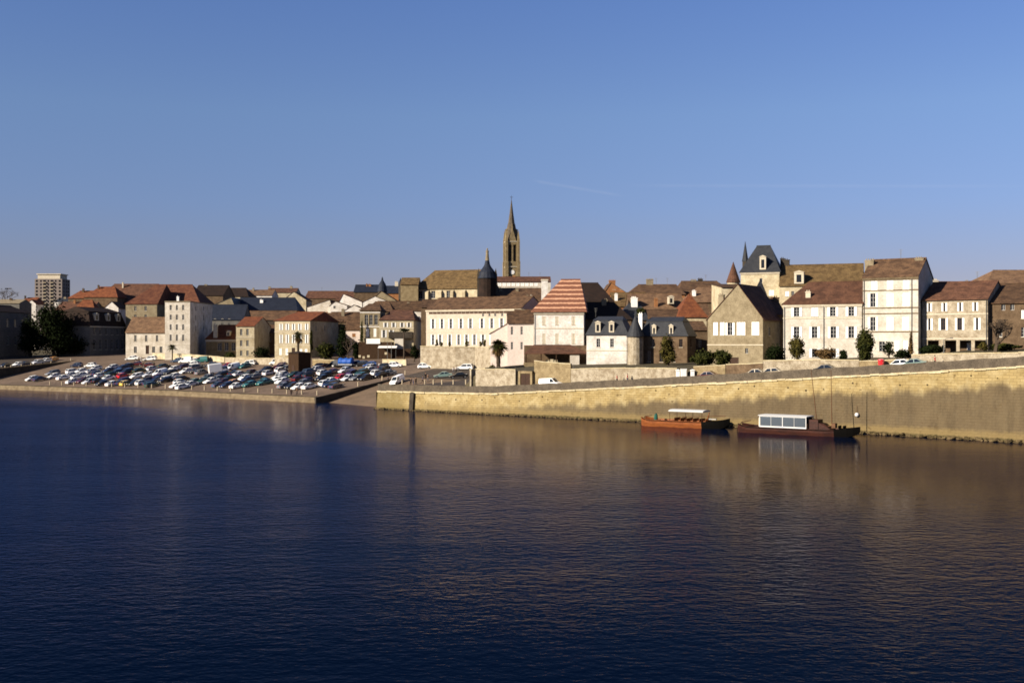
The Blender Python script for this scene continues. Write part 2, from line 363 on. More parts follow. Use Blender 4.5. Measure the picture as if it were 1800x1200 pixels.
def lathe(bm, prof, n=16, cx=0, cy=0, mi=0):
    rings = []
    for r, z in prof:
        rings.append([bm.verts.new((cx+r*math.cos(2*math.pi*k/n), cy+r*math.sin(2*math.pi*k/n), z)) for k in range(n)])
    for a, b in zip(rings, rings[1:]):
        for k in range(n):
            f = bm.faces.new((a[k], a[(k+1)%n], b[(k+1)%n], b[k])); f.material_index = mi
    for r in (rings[0], rings[-1]):
        f = bm.faces.new(r); f.material_index = mi

# ------------------------------------------------------------------ world, sun, camera
SUN_EL, SUN_H = R(24), Vector((-.857,-.515))
w = bpy.data.worlds.new('World'); S.world = w; w.use_nodes = True
nt = w.node_tree; N = nt.nodes; L = nt.links
bg = N['Background']; bg.inputs[1].default_value = .0604
sky = N.new('ShaderNodeTexSky'); sky.sky_type = 'NISHITA'; sky.sun_disc = False
sky.sun_elevation = SUN_EL; sky.sun_rotation = math.atan2(SUN_H.x, SUN_H.y)
sky.air_density = .75; sky.dust_density = 0; sky.ozone_density = 5.0; sky.altitude = 0
hs = N.new('ShaderNodeHueSaturation'); hs.inputs['Saturation'].default_value = .86
L.new(sky.outputs[0], hs.inputs['Color'])
tint = N.new('ShaderNodeMix'); tint.data_type = 'RGBA'; tint.blend_type = 'MULTIPLY'; tint.inputs[0].default_value = 1
tint.inputs[7].default_value = (1.03,.90,1.08,1); L.new(hs.outputs[0], tint.inputs[6])
tcw = N.new('ShaderNodeTexCoord'); spw = N.new('ShaderNodeSeparateXYZ'); L.new(tcw.outputs['Generated'], spw.inputs[0])
rampw = N.new('ShaderNodeValToRGB'); L.new(spw.outputs[2], rampw.inputs[0])
_e = rampw.color_ramp.elements; K = 1.4
_e[0].position = 0; _e[0].color = (.74/K,.60/K,.50/K,1); _e[1].position = 1; _e[1].color = (.80/K,1.0/K,1.1/K,1)
for p_, c_ in ((.055,(.79,.68,.60)),(.12,(.86,.92,.86)),(.20,(.98,1.16,1.06)),(.30,(.90,1.19,1.26))):
    q_ = _e.new(p_); q_.color = tuple(v/K for v in c_)+(1,)
t2 = N.new('ShaderNodeMix'); t2.data_type = 'RGBA'; t2.blend_type = 'MULTIPLY'; t2.inputs[0].default_value = 1
L.new(tint.outputs[2], t2.inputs[6]); L.new(rampw.outputs[0], t2.inputs[7])
skyout = t2.outputs[2]
def contrail(src, x0, x1, z0, z1, wd, amt):
    tc = N.new('ShaderNodeTexCoord'); sp = N.new('ShaderNodeSeparateXYZ'); L.new(tc.outputs['Generated'], sp.inputs[0])
    def mm(op, a, b=0.0, c=None):
        q = N.new('ShaderNodeMath'); q.operation = op
        for i, v in enumerate((a, b) if c is None else (a, b, c)):
            if isinstance(v, (int, float)): q.inputs[i].default_value = v
            else: L.new(v, q.inputs[i])
        return q.outputs[0]
    def rg(v, a, b, c, d):
        q = N.new('ShaderNodeMapRange'); q.interpolation_type = 'SMOOTHSTEP'
        for i, k in enumerate((a, b, c, d)): q.inputs[i+1].default_value = k
        L.new(v, q.inputs[0]); return q.outputs[0]
    X = mm('DIVIDE', sp.outputs[0], mm('MAXIMUM', sp.outputs[1], .01)); Z = mm('DIVIDE', sp.outputs[2], mm('MAXIMUM', sp.outputs[1], .01))
    sl = (z1-z0)/(x1-x0)
    dist = mm('ABSOLUTE', mm('SUBTRACT', Z, mm('MULTIPLY_ADD', X, sl, z0-sl*x0)))
    no = N.new('ShaderNodeTexNoise'); no.inputs['Scale'].default_value = 60; L.new(tc.outputs['Generated'], no.inputs['Vector'])
    m_ = mm('MULTIPLY', rg(dist, 0, wd, 1, 0), mm('MULTIPLY', rg(X, x0, x0+(x1-x0)*.15, 0, 1), rg(X, x1-(x1-x0)*.3, x1, 1, 0)))
    m_ = mm('MULTIPLY', mm('MULTIPLY', m_, amt), mm('MULTIPLY_ADD', no.outputs[0], 1.4, .2))
    q = N.new('ShaderNodeMix'); q.data_type = 'RGBA'; L.new(m_, q.inputs[0]); L.new(src, q.inputs[6]); q.inputs[7].default_value = (6.5,6.3,6.6,1)
    return q.outputs[2]
skyout = contrail(skyout, .015, .108, .1471, .1312, .0022, .045)
skyout = contrail(skyout, .09, .50, .1418, .1412, .0026, .035)
L.new(skyout, bg.inputs[0])

sun = bpy.data.lights.new('sun', 'SUN'); sun.energy = 5.0; sun.angle = R(.5); sun.color = (1.0,.89,.73)
so = bpy.data.objects.new('sun', sun); C.objects.link(so)
sd = Vector((SUN_H.x*math.cos(SUN_EL), SUN_H.y*math.cos(SUN_EL), math.sin(SUN_EL)))
so.rotation_euler = sd.to_track_quat('Z', 'Y').to_euler(); so.location = (-200,-200,200)

cam = bpy.data.cameras.new('camera'); co = bpy.data.objects.new('camera', cam); C.objects.link(co)
co.location = (0,0,H); co.rotation_euler = (R(90),0,0)
cam.sensor_width = 36; cam.lens = 36*F/1800; cam.clip_start = .5; cam.clip_end = 9000
S.camera = co
S.view_settings.view_transform = 'Standard'; S.view_settings.look = 'None'; S.view_settings.exposure = 1.2; S.view_settings.gamma = 1
S.cycles.filter_width = 1.7
S.cycles.max_bounces = 5; S.cycles.diffuse_bounces = 2; S.cycles.glossy_bounces = 3; S.cycles.transparent_max_bounces = 6
S.cycles.caustics_reflective = False; S.cycles.caustics_refractive = False
S.cycles.use_denoising = True

# ------------------------------------------------------------------ ground, river
def frange(a, b, st):
    n = max(1, int(round((b-a)/st))); return [a+(b-a)*i/n for i in range(n+1)]
def sheet(name, us, ss, m, dz=0.0, zf=None):
    bm = bmesh.new(); rows = []
    for u in us:
        row = []
        for s in ss:
            x, y = xy_of(u, s0(u)+s); row.append(bm.verts.new((x, y, (zf or Gus)(u, s)+dz)))
        rows.append(row)
    for a, b in zip(rows, rows[1:]):
        for k in range(len(ss)-1): bm.faces.new((a[k], b[k], b[k+1], a[k+1]))
    return tagp(obj(name, bm, m), kind='structure')
us = [-3000,-1500,-900,-600] + frange(-450,-192.01,6) + [-191.99] + frange(-189,-166.02,3) + [-165.99,-160,-152.31] + frange(-152,60,4) + [100,250,700,1500]
ss = [.3] + frange(2,10.9,3) + [11.05] + frange(15,26.9,4) + [27.05] + frange(32,120,8) + [160,220,300,450,800,1600,4000]
sheet('ground', us, ss, 'earth', -.05)
sheet('car_park', frange(-372,-192.05,4), [.9]+frange(4,92,4), 'lot_asphalt', .03)
sheet('town_square', frange(-192,-152.4,2.4), frange(27.2,95,4), 'asphalt', .03)
sheet('quay_street', frange(-165.9,60,3), [.5,4,8,10.9], 'asphalt', .03)
sheet('quay_square', frange(-165.9,-152.4,2.5), [10.9,15,20,27.2], 'asphalt', .034)
sheet('slipway', frange(-191.9,-166.1,3), [0]+frange(3,26.9,4), 'slip_paving', .03)
bm = bmesh.new()
quad(bm, (-3500,-400,0),(3500,-400,0),(3500,420,0),(-3500,420,0))
tagp(obj('river_water', bm, 'river_water'), kind='structure')
bm = bmesh.new()
quad(bm, (-3500,-400,-3),(3500,-400,-3),(3500,420,-3),(-3500,420,-3))
tagp(obj('river_bed', bm, 'earth'), kind='structure')

# long quay wall: masonry face with its own length, top following the climbing street
mat('hole_dark', (.05,.035,.018))
def quay_wall():
    root = thing('quay_wall', 'long yellow stone quay wall with stained base, climbing to the right above the river', 'wall')
    us_ = sorted(set(frange(U_QUAY, 60, 1.5)))
    bm = bmesh.new(); l1 = bm.loops.layers.uv.new('UVMap'); l2 = bm.loops.layers.uv.new('Below')
    prev = None; dist = 0; lastp = None
    cols = []
    for u in us_:
        x, y = xy_of(u, s0(u)-.02)
        if lastp: dist += math.hypot(x-lastp[0], y-lastp[1])
        lastp = (x, y); top = edge(u)
        batter = .35
        zs = [-1.5, .0, top*.33, top*.66, top-.12]
        col = []
        for z in zs:
            o = batter*(1-z/top) if z > 0 else batter
            xx, yy = xy_of(u, s0(u)-.02-o)
            col.append((bm.verts.new((xx, yy, z)), dist, z, top-z))
        cols.append(col)
    for a, b in zip(cols, cols[1:]):
        for k in range(4):
            vs = (a[k], b[k], b[k+1], a[k+1])
            f = bm.faces.new([v[0] for v in vs])
            for lp, v in zip(f.loops, vs): lp[l1].uv = (v[1], v[2]); lp[l2].uv = (v[1], v[3])
    # end return along the slipway
    ua = U_QUAY; col = []
    p0 = xy_of(ua, s0(ua)-.37); p1 = xy_of(ua, s0(ua)+27)
    vs = [bm.verts.new((p0[0],p0[1],-1.5)), bm.verts.new((p1[0],p1[1],3)), bm.verts.new((p1[0],p1[1],4.9)), bm.verts.new((p0[0],p0[1],edge(ua)-.1))]
    f = bm.faces.new(vs)
    for lp, q in zip(f.loops, ((-27,-1),(0,3),(0,4.9),(-27,3.8))): lp[l1].uv = q; lp[l2].uv = (q[0], 4-q[1])
    obj('masonry_face', bm, 'quay_masonry', root)
    # coping: a pale ledge with worn, uneven stones
    rnd = random.Random(3)
    bm = bmesh.new(); u = U_QUAY
    while u < 58:
        ln = rnd.uniform(1.0,1.9); u1 = u+ln+.02
        o = rnd.uniform(.10,.24); dz = rnd.uniform(-.07,.04); th = rnd.uniform(.18,.32)
        pts = []
        for uu in (u, u1):
            t = edge(uu)+dz
            for sv in (-o-.05, .5):
                x, y = xy_of(uu, s0(uu)+sv)
                pts += [(x,y,t-th), (x,y,t+.03)]
        hull(bm, pts)
        u += ln
    obj('coping', bm, 'coping_stone', root)
    # parapet
    bm = bmesh.new(); prev = None
    for u in us_:
        t = edge(u); hgt = 1.32 + .05*math.sin(u*.9) + .04*math.sin(u*2.3)
        ring = []
        for sv, z in ((.06,t-.1),(.06,t+hgt),(.46,t+hgt),(.46,t-.3)):
            x, y = xy_of(u, s0(u)+sv); ring.append(bm.verts.new((x,y,z)))
        if prev:
            for k in range(4): bm.faces.new((prev[k], ring[k], ring[(k+1)%4], prev[(k+1)%4]))
        prev = ring
        if u == us_[0]: bm.faces.new(ring)
    obj('parapet', bm, 'parapet_stone', root)
    rr = random.Random(9); u = -150
    while u < 20:
        if rr.random() < .75:
            t = edge(u)-rr.uniform(.7,2.0); x, y = xy_of(u, s0(u)-.02-.35*(1-t/edge(u))); q = rr.uniform(.07,.14)
            bm = bmesh.new(); hull(bm, [(x+i*q*NY+j*.06*NX, y-i*q*NX+j*.06*NY, t+k*q) for i in (-1,1) for j in (-1,1) for k in (-1,1)]); obj('drain_hole', bm, 'hole_dark', root)
        u += rr.uniform(2.5,6)
    # corner buttress
    bm = bmesh.new(); u = -155.9
    pts = []
    for uu in (u-.55, u+.55):
        for sv, z in ((-1.0,-1.5),(-.55,edge(u)-.3),(.1,-1.5),(.1,edge(u)+.1)):
            x, y = xy_of(uu, s0(u)+sv); pts.append((x,y,z))
    hull(bm, pts); obj('buttress', bm, 'dark_stone', root)
    return root
quay_wall()

def rock(bm, c, r, rnd, flat=.6):
    pts = []
    for _ in range(11):
        a = rnd.uniform(0, 2*math.pi); b = rnd.uniform(-1,1); q = math.sqrt(1-b*b)
        k = r*rnd.uniform(.75,1.1)
        pts.append((c[0]+k*q*math.cos(a), c[1]+k*q*math.sin(a), c[2]+k*b*flat))
    hull(bm, pts)
rnd = random.Random(11)
bm = bmesh.new()
u = U_QUAY
while u < 20:
    big = clamp((u+130)/90, .1, 1)
    for _ in range(2):
        x, y = xy_of(u+rnd.uniform(-.3,.3), s0(u)-.35-rnd.uniform(0,.4+1.3*big))
        rock(bm, (x, y, rnd.uniform(-.12,.12)+.12*big), rnd.uniform(.25,.45+.25*big), rnd)
    u += .42
tagp(obj('footing_rubble', bm, 'rubble'), 'mossy tumbled stones along the waterline at the foot of the quay wall', 'rubble', kind='stuff')

# car park edge wall
def edge_wall():
    root = thing('river_kerb_wall', 'low sandy stone kerb wall along the water below the parked cars', 'wall')
    bm = bmesh.new(); prev = None
    rr = random.Random(5)
    for u in frange(-420, U_SLIP, 1.6):
        ring = []
        t = 1.22 + rr.uniform(-.04,.04)
        for sv, z in ((-.75,-1.2),(-.1,t-.12),(-.05,t),(.95,t+.02),(.95,.2)):
            x, y = xy_of(u, s0(u)+sv+rr.uniform(-.03,.03)); ring.append(bm.verts.new((x,y,z)))
        if prev:
            for k in range(4): bm.faces.new((prev[k], ring[k], ring[k+1], prev[k+1]))
        prev = ring
    obj('kerb_face', bm, 'kerb_stone', root)
    return root
edge_wall()
# side wall of the car park above the slipway (faces away from the sun)
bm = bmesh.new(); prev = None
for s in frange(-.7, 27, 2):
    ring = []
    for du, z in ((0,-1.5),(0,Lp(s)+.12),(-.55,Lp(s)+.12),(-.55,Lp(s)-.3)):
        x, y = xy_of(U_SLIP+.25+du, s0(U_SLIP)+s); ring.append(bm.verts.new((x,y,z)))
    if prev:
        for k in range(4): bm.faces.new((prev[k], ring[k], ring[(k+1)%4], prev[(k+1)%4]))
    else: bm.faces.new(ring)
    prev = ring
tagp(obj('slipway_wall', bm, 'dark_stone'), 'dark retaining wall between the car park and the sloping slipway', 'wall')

# upper road on its embankment at the far left
bm = bmesh.new()
for y0, y1 in zip(frange(328,392,8), frange(328,392,8)[1:]):
    quad(bm, (road_x(y0)-.3,y0,upper_z(y0)),(road_x(y1)-.3,y1,upper_z(y1)),(-240,y1,upper_z(y1)),(-240,y0,upper_z(y0)))
quad(bm, (road_x(328)-.3,328,0),(road_x(328)-.3,328,upper_z(328)),(-240,328,upper_z(328)),(-240,328,0))
tagp(obj('upper_road', bm, 'asphalt'), kind='structure')
ys_ = frange(328,374,5.75)
def slab_run(name, m, xo0, xo1, dz0, dz1, low=None, parent=None):
    bm = bmesh.new(); prev = None
    for y in ys_:
        z = upper_z(y); ring = []
        for xo, zz in ((xo0, (low if low is not None else z+dz0)),(xo0,z+dz1),(xo1,z+dz1),(xo1,(low if low is not None else z+dz0))):
            ring.append(bm.verts.new((road_x(y)+xo, y, zz)))
        if prev:
            for k in range(4): bm.faces.new((prev[k], ring[k], ring[(k+1)%4], prev[(k+1)%4]))
        else: bm.faces.new(ring)
        prev = ring
    bm.faces.new(prev)
    return obj(name, bm, m, parent)
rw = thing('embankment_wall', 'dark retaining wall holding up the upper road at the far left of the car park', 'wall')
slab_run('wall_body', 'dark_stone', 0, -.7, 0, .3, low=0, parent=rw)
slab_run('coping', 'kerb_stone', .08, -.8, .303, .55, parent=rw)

# ------------------------------------------------------------------ buildings
def face_open(bm, O, ux, uz, nin, w, h, opens, depth=.22, mi=0):
    """a wall face with real openings: O lower-left corner, ux/uz unit axes, nin inward normal, opens = [(x0,x1,z0,z1)]"""
    xs = sorted(set([0, w] + [clamp(v,0,w) for o in opens for v in o[:2]]))
    zs = sorted(set([0, h] + [clamp(v,0,h) for o in opens for v in o[2:4]]))
    pt = lambda x, z, d=0: O + ux*x + uz*z + nin*d
    for x0, x1 in zip(xs, xs[1:]):
        if x1-x0 < 1e-4: continue
        for z0, z1 in zip(zs, zs[1:]):
            if z1-z0 < 1e-4: continue
            cx, cz = (x0+x1)/2, (z0+z1)/2
            if any(o[0] < cx < o[1] and o[2] < cz < o[3] for o in opens): continue
            quad(bm, pt(x0,z0), pt(x1,z0), pt(x1,z1), pt(x0,z1), mi)
    for a, b, c, d in opens:
        quad(bm, pt(a,c), pt(a,c,depth), pt(a,d,depth), pt(a,d), mi)
        quad(bm, pt(b,c), pt(b,d), pt(b,d,depth), pt(b,c,depth), mi)
        quad(bm, pt(a,d), pt(a,d,depth), pt(b,d,depth), pt(b,d), mi)
        quad(bm, pt(a,c), pt(b,c), pt(b,c,depth), pt(a,c,depth), mi)

def window_part(root, x, z, w, h, style='open', name='window', origin=None, ang=0, sh='shutter_white', fr='frame_white', depth=.2):
    """window: glass + frame as one mesh, sill and shutters under it. Local: x centre, z sill height; on the front face y=0"""
    bm = bmesh.new(); g = depth-.02
    if style != 'door':
        quad(bm, (-w/2,g,0),(w/2,g,0),(w/2,g,h),(-w/2,g,h), 1)
        t = .06
        for b in ((-w/2,-w/2+t,0,h),(w/2-t,w/2,0,h),(-t/2,t/2,t,h-t)): box(bm, b[0], b[1], g-.06, g-.005, b[2], b[3], 0)
        for zz in (0, h-t): box(bm, -w/2+t, w/2-t, g-.055, g-.006, zz, zz+t, 0)
        if h > 1.2:
            for q in (.36,.68): box(bm, -w/2+t, w/2-t, g-.05, g-.004, h*q-.02, h*q+.02, 0)
    else:
        box(bm, -w/2+.01, w/2-.01, g-.05, g+.02, 0, h, 0)
    o = obj('door' if style == 'door' else name, bm, [('door_brown' if style=='door' else fr), 'glass_dark'], root)
    o.location = (x, 0, z) if origin is None else origin
    o.rotation_euler = (0,0,ang)
    if style == 'door':
        bm = bmesh.new(); box(bm, w/2-.2, w/2-.12, g-.12, g-.055, h*.45, h*.45+.12); obj('handle', bm, 'pole_metal', o)
        return o
    if w > .7 and name == 'window':
        bm = bmesh.new(); box(bm, -w/2-.08, w/2+.08, -.09, .02, -.1, -.003); obj('sill', bm, 'trim_stone', o)
    if style == 'open':
        for s in (-1, 1):
            bm = bmesh.new(); a = s*(w/2+.04); b = s*(w/2+.04+w*.46)
            box(bm, min(a,b), max(a,b), -.07, -.02, .0, h)
            for q in (.03,.47,.93): box(bm, min(a,b)+.05, max(a,b)-.05, -.085, -.071, h*q, h*q+.05)
            obj('shutter', bm, sh, o)
    elif style == 'closed':
        for s in (-1, 1):
            bm = bmesh.new(); a, b = (s*.015, s*w/2)
            box(bm, min(a,b)+.01, max(a,b)-.01, .03, .08, .02, h-.02)
            for q in (.04,.47,.9): box(bm, min(a,b)+.06, max(a,b)-.06, .015, .029, h*q, h*q+.05)
            obj('shutter', bm, sh, o)
    elif style == 'half':
        bm = bmesh.new(); box(bm, w/2+.04, w/2+.04+w*.46, -.07, -.02, 0, h); obj('shutter', bm, sh, o)
        bm = bmesh.new(); box(bm, -w/2+.02, -.015, .03, .08, .02, h-.02); obj('shutter', bm, sh, o)
    return o

ROOTS = {}
RC = random.Random(31); AUTOCH = False
def B(name, label, x0, x1, d, eave, ridge, L=10, d1=None, roof='gable', rc='brown_tile', wc='white_plaster', wins=(), ins=(0,0),
      base=None, chim=(), side=(), lside=(), over=.35, cat='house', bands=(), cornice=None, sh='shutter_white', fr='frame_white', brk=None,
      dorm=(), group=None, ridge_off=.5, trim='trim_stone', pipes=(), aer=()):
    d1 = d if d1 is None else d1
    a = Vector(((x0-900)*d/F, d, 0)); b = Vector(((x1-900)*d1/F, d1, 0))
    W = (b-a).length; ang = math.atan2(b.y-a.y, b.x-a.x); dm = (d+d1)/2
    e1 = Vector((math.cos(ang), math.sin(ang), 0)); e2 = Vector((-math.sin(ang), math.cos(ang), 0))
    if base is None:
        base = min(G(q.x, q.y) for q in (a, b, a+e2*L, b+e2*L)) - .6
        base = min(base, G(a.x,a.y)-.3)
    zat = lambda y, dd=dm: H-(y-600)*dd/F
    ze = zat(eave)-base
    zr = zat(ridge, dm + (L*ridge_off if roof != 'gable_y' else 0))-base
    root = thing(name, label, cat, (a.x, a.y, base), ang, group)
    pxx = lambda px: (px-x0)/(x1-x0)*W
    # openings
    fo = []; specs = []
    for style, pxs, yt, yb, wp in wins:
        for px in pxs:
            wd = wp*W/(x1-x0); cx = pxx(px); z0 = zat(yb)-base; z1 = min(zat(yt)-base, ze-.12)
            cx = clamp(cx, wd/2+.05, W-wd/2-.05)
            fo.append((cx-wd/2, cx+wd/2, z0, z1)); specs.append((style, cx, z0, wd, z1-z0))
    so_ = []; ss_ = []
    for fr_, yt, yb, wd in side:
        cy = L*fr_; dd = dm+cy; z0 = zat(yb,dd)-base; z1 = min(zat(yt,dd)-base, ze-.1)
        so_.append((cy-wd/2, cy+wd/2, z0, z1)); ss_.append((cy, z0, wd, z1-z0))
    bm = bmesh.new(); X, Y, Z = Vector((1,0,0)), Vector((0,1,0)), Vector((0,0,1))
    face_open(bm, Vector((0,0,0)), X, Z, Y, W, ze, fo)
    face_open(bm, Vector((W,0,0)), Y, Z, -X, L, ze, so_)
    quad(bm, (0,L,0),(0,0,0),(0,0,ze),(0,L,ze)); quad(bm, (W,L,0),(0,L,0),(0,L,ze),(W,L,ze))
    ry = L*ridge_off
    if roof == 'gable':
        poly(bm, [(0,0,ze),(0,ry,zr),(0,L,ze)]); poly(bm, [(W,0,ze),(W,L,ze),(W,ry,zr)])
    elif roof == 'gable_y':
        gx = W*(ins[0] if ins[0] else .5)
        poly(bm, [(0,0,ze),(W,0,ze),(gx,0,zr)]); poly(bm, [(0,L,ze),(gx,L,zr),(W,L,ze)])
    elif roof == 'shed':
        poly(bm, [(0,0,ze),(0,L,zr),(0,L,ze)]); poly(bm, [(W,0,ze),(W,L,ze),(W,L,zr)]); quad(bm, (0,L,ze),(0,L,zr),(W,L,zr),(W,L,ze))
    elif roof == 'flat':
        quad(bm, (0,0,ze-.3),(W,0,ze-.3),(W,L,ze-.3),(0,L,ze-.3))
    obj('wall', bm, wc, root, recalc=False)
    # roof
    bm = bmesh.new(); o = over; th = .16
    if roof == 'gable':
        for (ya, yb_, yo) in ((0, ry, -o),(L, ry, L+o)):
            sl = (zr-ze)/abs(yb_-ya); zo = ze-o*sl
            hull(bm, [(x,yy,zz+t) for x in (-.15,W+.15) for (yy,zz) in ((yo,zo),(yb_,zr)) for t in (.01,th)])
        box(bm, -.16, W+.16, ry-.14, ry+.14, zr+th-.06, zr+th+.08)
    elif roof == 'gable_y':
        for (xa, xo) in ((0,-o),(W,W+o)):
            sl = (zr-ze)/abs(gx-xa); zo = ze-o*sl
            hull(bm, [(xx,y,zz+t) for y in (-.15,L+.15) for (xx,zz) in ((xo,zo),(gx,zr)) for t in (.01,th)])
    elif roof == 'hip':
        i0, i1 = (pxx(x0+ins[0]), W-pxx(x0+ins[1]) if False else pxx(x1-ins[1]))
        hull(bm, [(x,y,z) for x in (-o,W+o) for y in (-o,L+o) for z in (ze-.12,ze)] + [(i0,ry,zr),(i1,ry,zr)])
        box(bm, min(i0,i1)-.1, i1+.1, ry-.13, ry+.13, zr-.08, zr+.09)
    elif roof == 'mansard':
        zb = zat(brk, dm+1.2)-base; q = 1.3
        hull(bm, [(x,y,z) for x in (-.25,W+.25) for y in (-.25,L+.25) for z in (ze-.1,ze)] + [(x,y,zb) for x in (q,W-q) for y in (q,L-q)] )
        hull(bm, [(x,y,zb+z) for x in (q-.12,W-q+.12) for y in (q-.12,L-q+.12) for z in (.005,.09)] + [(x,L/2,max(zr,zb+.3)) for x in (q+pxx(x0+ins[0]), W-q-pxx(x0+ins[1]))])
    elif roof == 'shed':
        sl = (zr-ze)/L
        hull(bm, [(x,yy,ze+yy*sl+t) for x in (-.15,W+.15) for yy in (-o,L+o) for t in (.01,th)])
    elif roof == 'flat':
        box(bm, -.12, W+.12, -.12, .2, ze-.02, ze+.35); box(bm, -.12, W+.12, L-.2, L+.12, ze-.02, ze+.35)
        box(bm, -.12, .2, .2, L-.2, ze-.02, ze+.35); box(bm, W-.2, W+.12, .2, L-.2, ze-.02, ze+.35)
        box(bm, .2, W-.2, .2, L-.2, ze-.28, ze+.05)
    ro = obj('roof', bm, rc, root)
    if not chim and cat == 'house' and roof in ('gable','hip') and x1-x0 > 26 and AUTOCH:
        chim = [(RC.uniform(x0+.2*(x1-x0), x1-.2*(x1-x0)), ridge-RC.uniform(1,4), RC.choice((.6,.8,1.1)), RC.choice((.4,.5,.62)), RC.choice(('chimney_stone','brown_stone','trim_stone','orange_wall'))) for _ in range(RC.choice((1,1,2)))]
    for c in chim:
        px, ty = c[0], c[1]; cw = c[2] if len(c) > 2 else .9; fy = c[3] if len(c) > 3 else .5
        dd = dm+L*fy; cx = ((px-900)*dd/F - a.x)*e1.x + (dd-a.y)*e1.y
        cx = clamp(cx, -.2, W+.2)
        zt = zat(ty, dd)-base
        bm = bmesh.new(); zb_ = ze-.2 if roof != 'flat' else ze
        box(bm, cx-cw/2, cx+cw/2, L*fy-.35, L*fy+.35, zb_, zt-.2)
        box(bm, cx-cw/2-.08, cx+cw/2+.08, L*fy-.43, L*fy+.43, zt-.197, zt-.03)
        for k in range(max(1,int(cw/.4))):
            xx = cx-cw/2+.22+k*.4
            if xx < cx+cw/2-.1: tube(bm, [(xx,L*fy,zt-.03),(xx,L*fy,zt+.3)], [.12,.09], 6)
        obj('chimney', bm, 'chimney_stone' if len(c) < 5 else c[4], ro)
    for (px, yt, yb, wp) in dorm:
        wd = wp*W/(x1-x0); cx = pxx(px); z0 = zat(yb, dm+.4)-base; z1 = zat(yt, dm+.4)-base
        hh = z1-z0
        bm = bmesh.new()
        face_open(bm, Vector((cx-wd/2,-.02,z0)), X, Z, Y, wd, hh, [(wd*.24, wd*.76, hh*.12, hh*.8)], .15)
        D_ = 2.6
        quad(bm, (cx-wd/2,-.02,z0),(cx-wd/2,-.02,z1),(cx-wd/2,D_,z1),(cx-wd/2,D_,z0)); quad(bm, (cx+wd/2,-.02,z0),(cx+wd/2,D_,z0),(cx+wd/2,D_,z1),(cx+wd/2,-.02,z1))
        hull(bm, [(cx+sx*(wd/2+.12), y, z1+t) for sx in (-1,1) for y in (-.15,D_) for t in (0,.08)] + [(cx, -.15, z1+.45),(cx, D_, z1+.45)])
        dq = obj('dormer', bm, trim, ro, recalc=False)
        bm = bmesh.new(); quad(bm, (cx-wd*.26,.12,z0+hh*.12),(cx+wd*.26,.12,z0+hh*.12),(cx+wd*.26,.12,z0+hh*.8),(cx-wd*.26,.12,z0+hh*.8))
        wq = obj('window', bm, 'glass_dark', root)
    for (style, cx, z0, wd, hh) in specs:
        if style == 'hole': continue
        window_part(root, cx, z0, wd, hh, style, sh=sh, fr=fr)
    for (cy, z0, wd, hh) in ss_:
        window_part(root, 0, 0, wd, hh, 'plain', origin=(W, cy, z0), ang=math.pi/2, fr=fr)
    for yb in bands:
        zz = zat(yb)-base; bm = bmesh.new(); box(bm, -.06, W+.06, -.08, -.003, zz-.1, zz+.1); obj('string_course', bm, trim, root)
    if cornice:
        zz = ze-.13; bm = bmesh.new(); box(bm, -.1, W+.1, -.28, -.003, zz-cornice, zz); box(bm, -.06, W+.06, -.16, -.004, zz-cornice-.2, zz-cornice-.003); obj('cornice', bm, trim, root)
    for px in pipes:
        x = clamp(pxx(px), .1, W-.1); bm = bmesh.new(); tube(bm, [(x,-.14,.2),(x,-.14,ze-.3),(x,-.3,ze-.05)], [.055]*3, 6); obj('downpipe', bm, 'pole_metal', root)
    for px in aer:
        x = clamp(pxx(px), .3, W-.3); hh = 1.9; bm = bmesh.new(); yy = L*ridge_off
        tube(bm, [(x,yy,zr-.1),(x,yy,zr+hh)], [.035,.03], 5)
        for q in range(4): box(bm, x-.38+.06*q, x+.38-.06*q, yy-.012, yy+.012, zr+hh-.1-q*.28, zr+hh-.06-q*.28)
        obj('aerial', bm, 'pole_metal', ro)
    ROOTS[label] = (root, W, ze, zr, base, dm, L)
    return root

def sub(root, name, bm, m, **k): return obj(name, bm, m, root, **k)

# ---- riverside houses from left to right
mat('beige_plaster', (.60,.52,.42),(.42,.35,.27), .4, bump=.2, amount=.6, fine=.12)
LOWWIN = 'plain'
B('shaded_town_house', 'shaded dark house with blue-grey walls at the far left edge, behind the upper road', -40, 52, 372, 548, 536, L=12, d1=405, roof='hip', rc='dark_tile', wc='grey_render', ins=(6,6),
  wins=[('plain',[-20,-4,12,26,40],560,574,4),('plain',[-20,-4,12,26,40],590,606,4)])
B('orange_roof_house', 'house with an orange hipped roof and pale eaves just right of the dark evergreen', 112, 168, 415, 559, 527, L=12, roof='hip', rc='orange_tile', wc='warm_white_plaster', ins=(24,16), wins=[('plain',[152],566,574,4)])
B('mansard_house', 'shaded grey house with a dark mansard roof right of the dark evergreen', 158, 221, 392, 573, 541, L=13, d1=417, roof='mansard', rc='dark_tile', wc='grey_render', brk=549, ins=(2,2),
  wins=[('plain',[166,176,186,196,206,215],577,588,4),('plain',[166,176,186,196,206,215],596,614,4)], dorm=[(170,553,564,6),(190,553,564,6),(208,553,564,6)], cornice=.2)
B('cloister_block', 'tall beige block with a steep orange hip roof rising behind the low cream house', 221, 276, 415, 534, 500, L=26, roof='hip', rc='rust_tile', wc='grey_stone', ins=(34,2), wins=[('plain',[238,256],538,546,4),('plain',[238,256],553,563,4)])
B('cloister_wing', 'long roof wing, dark maroon on its shaded side, behind the tall cream block', 276, 352, 425, 536, 500, L=24, roof='hip', rc='rust_tile', wc='grey_stone', ins=(0,30))
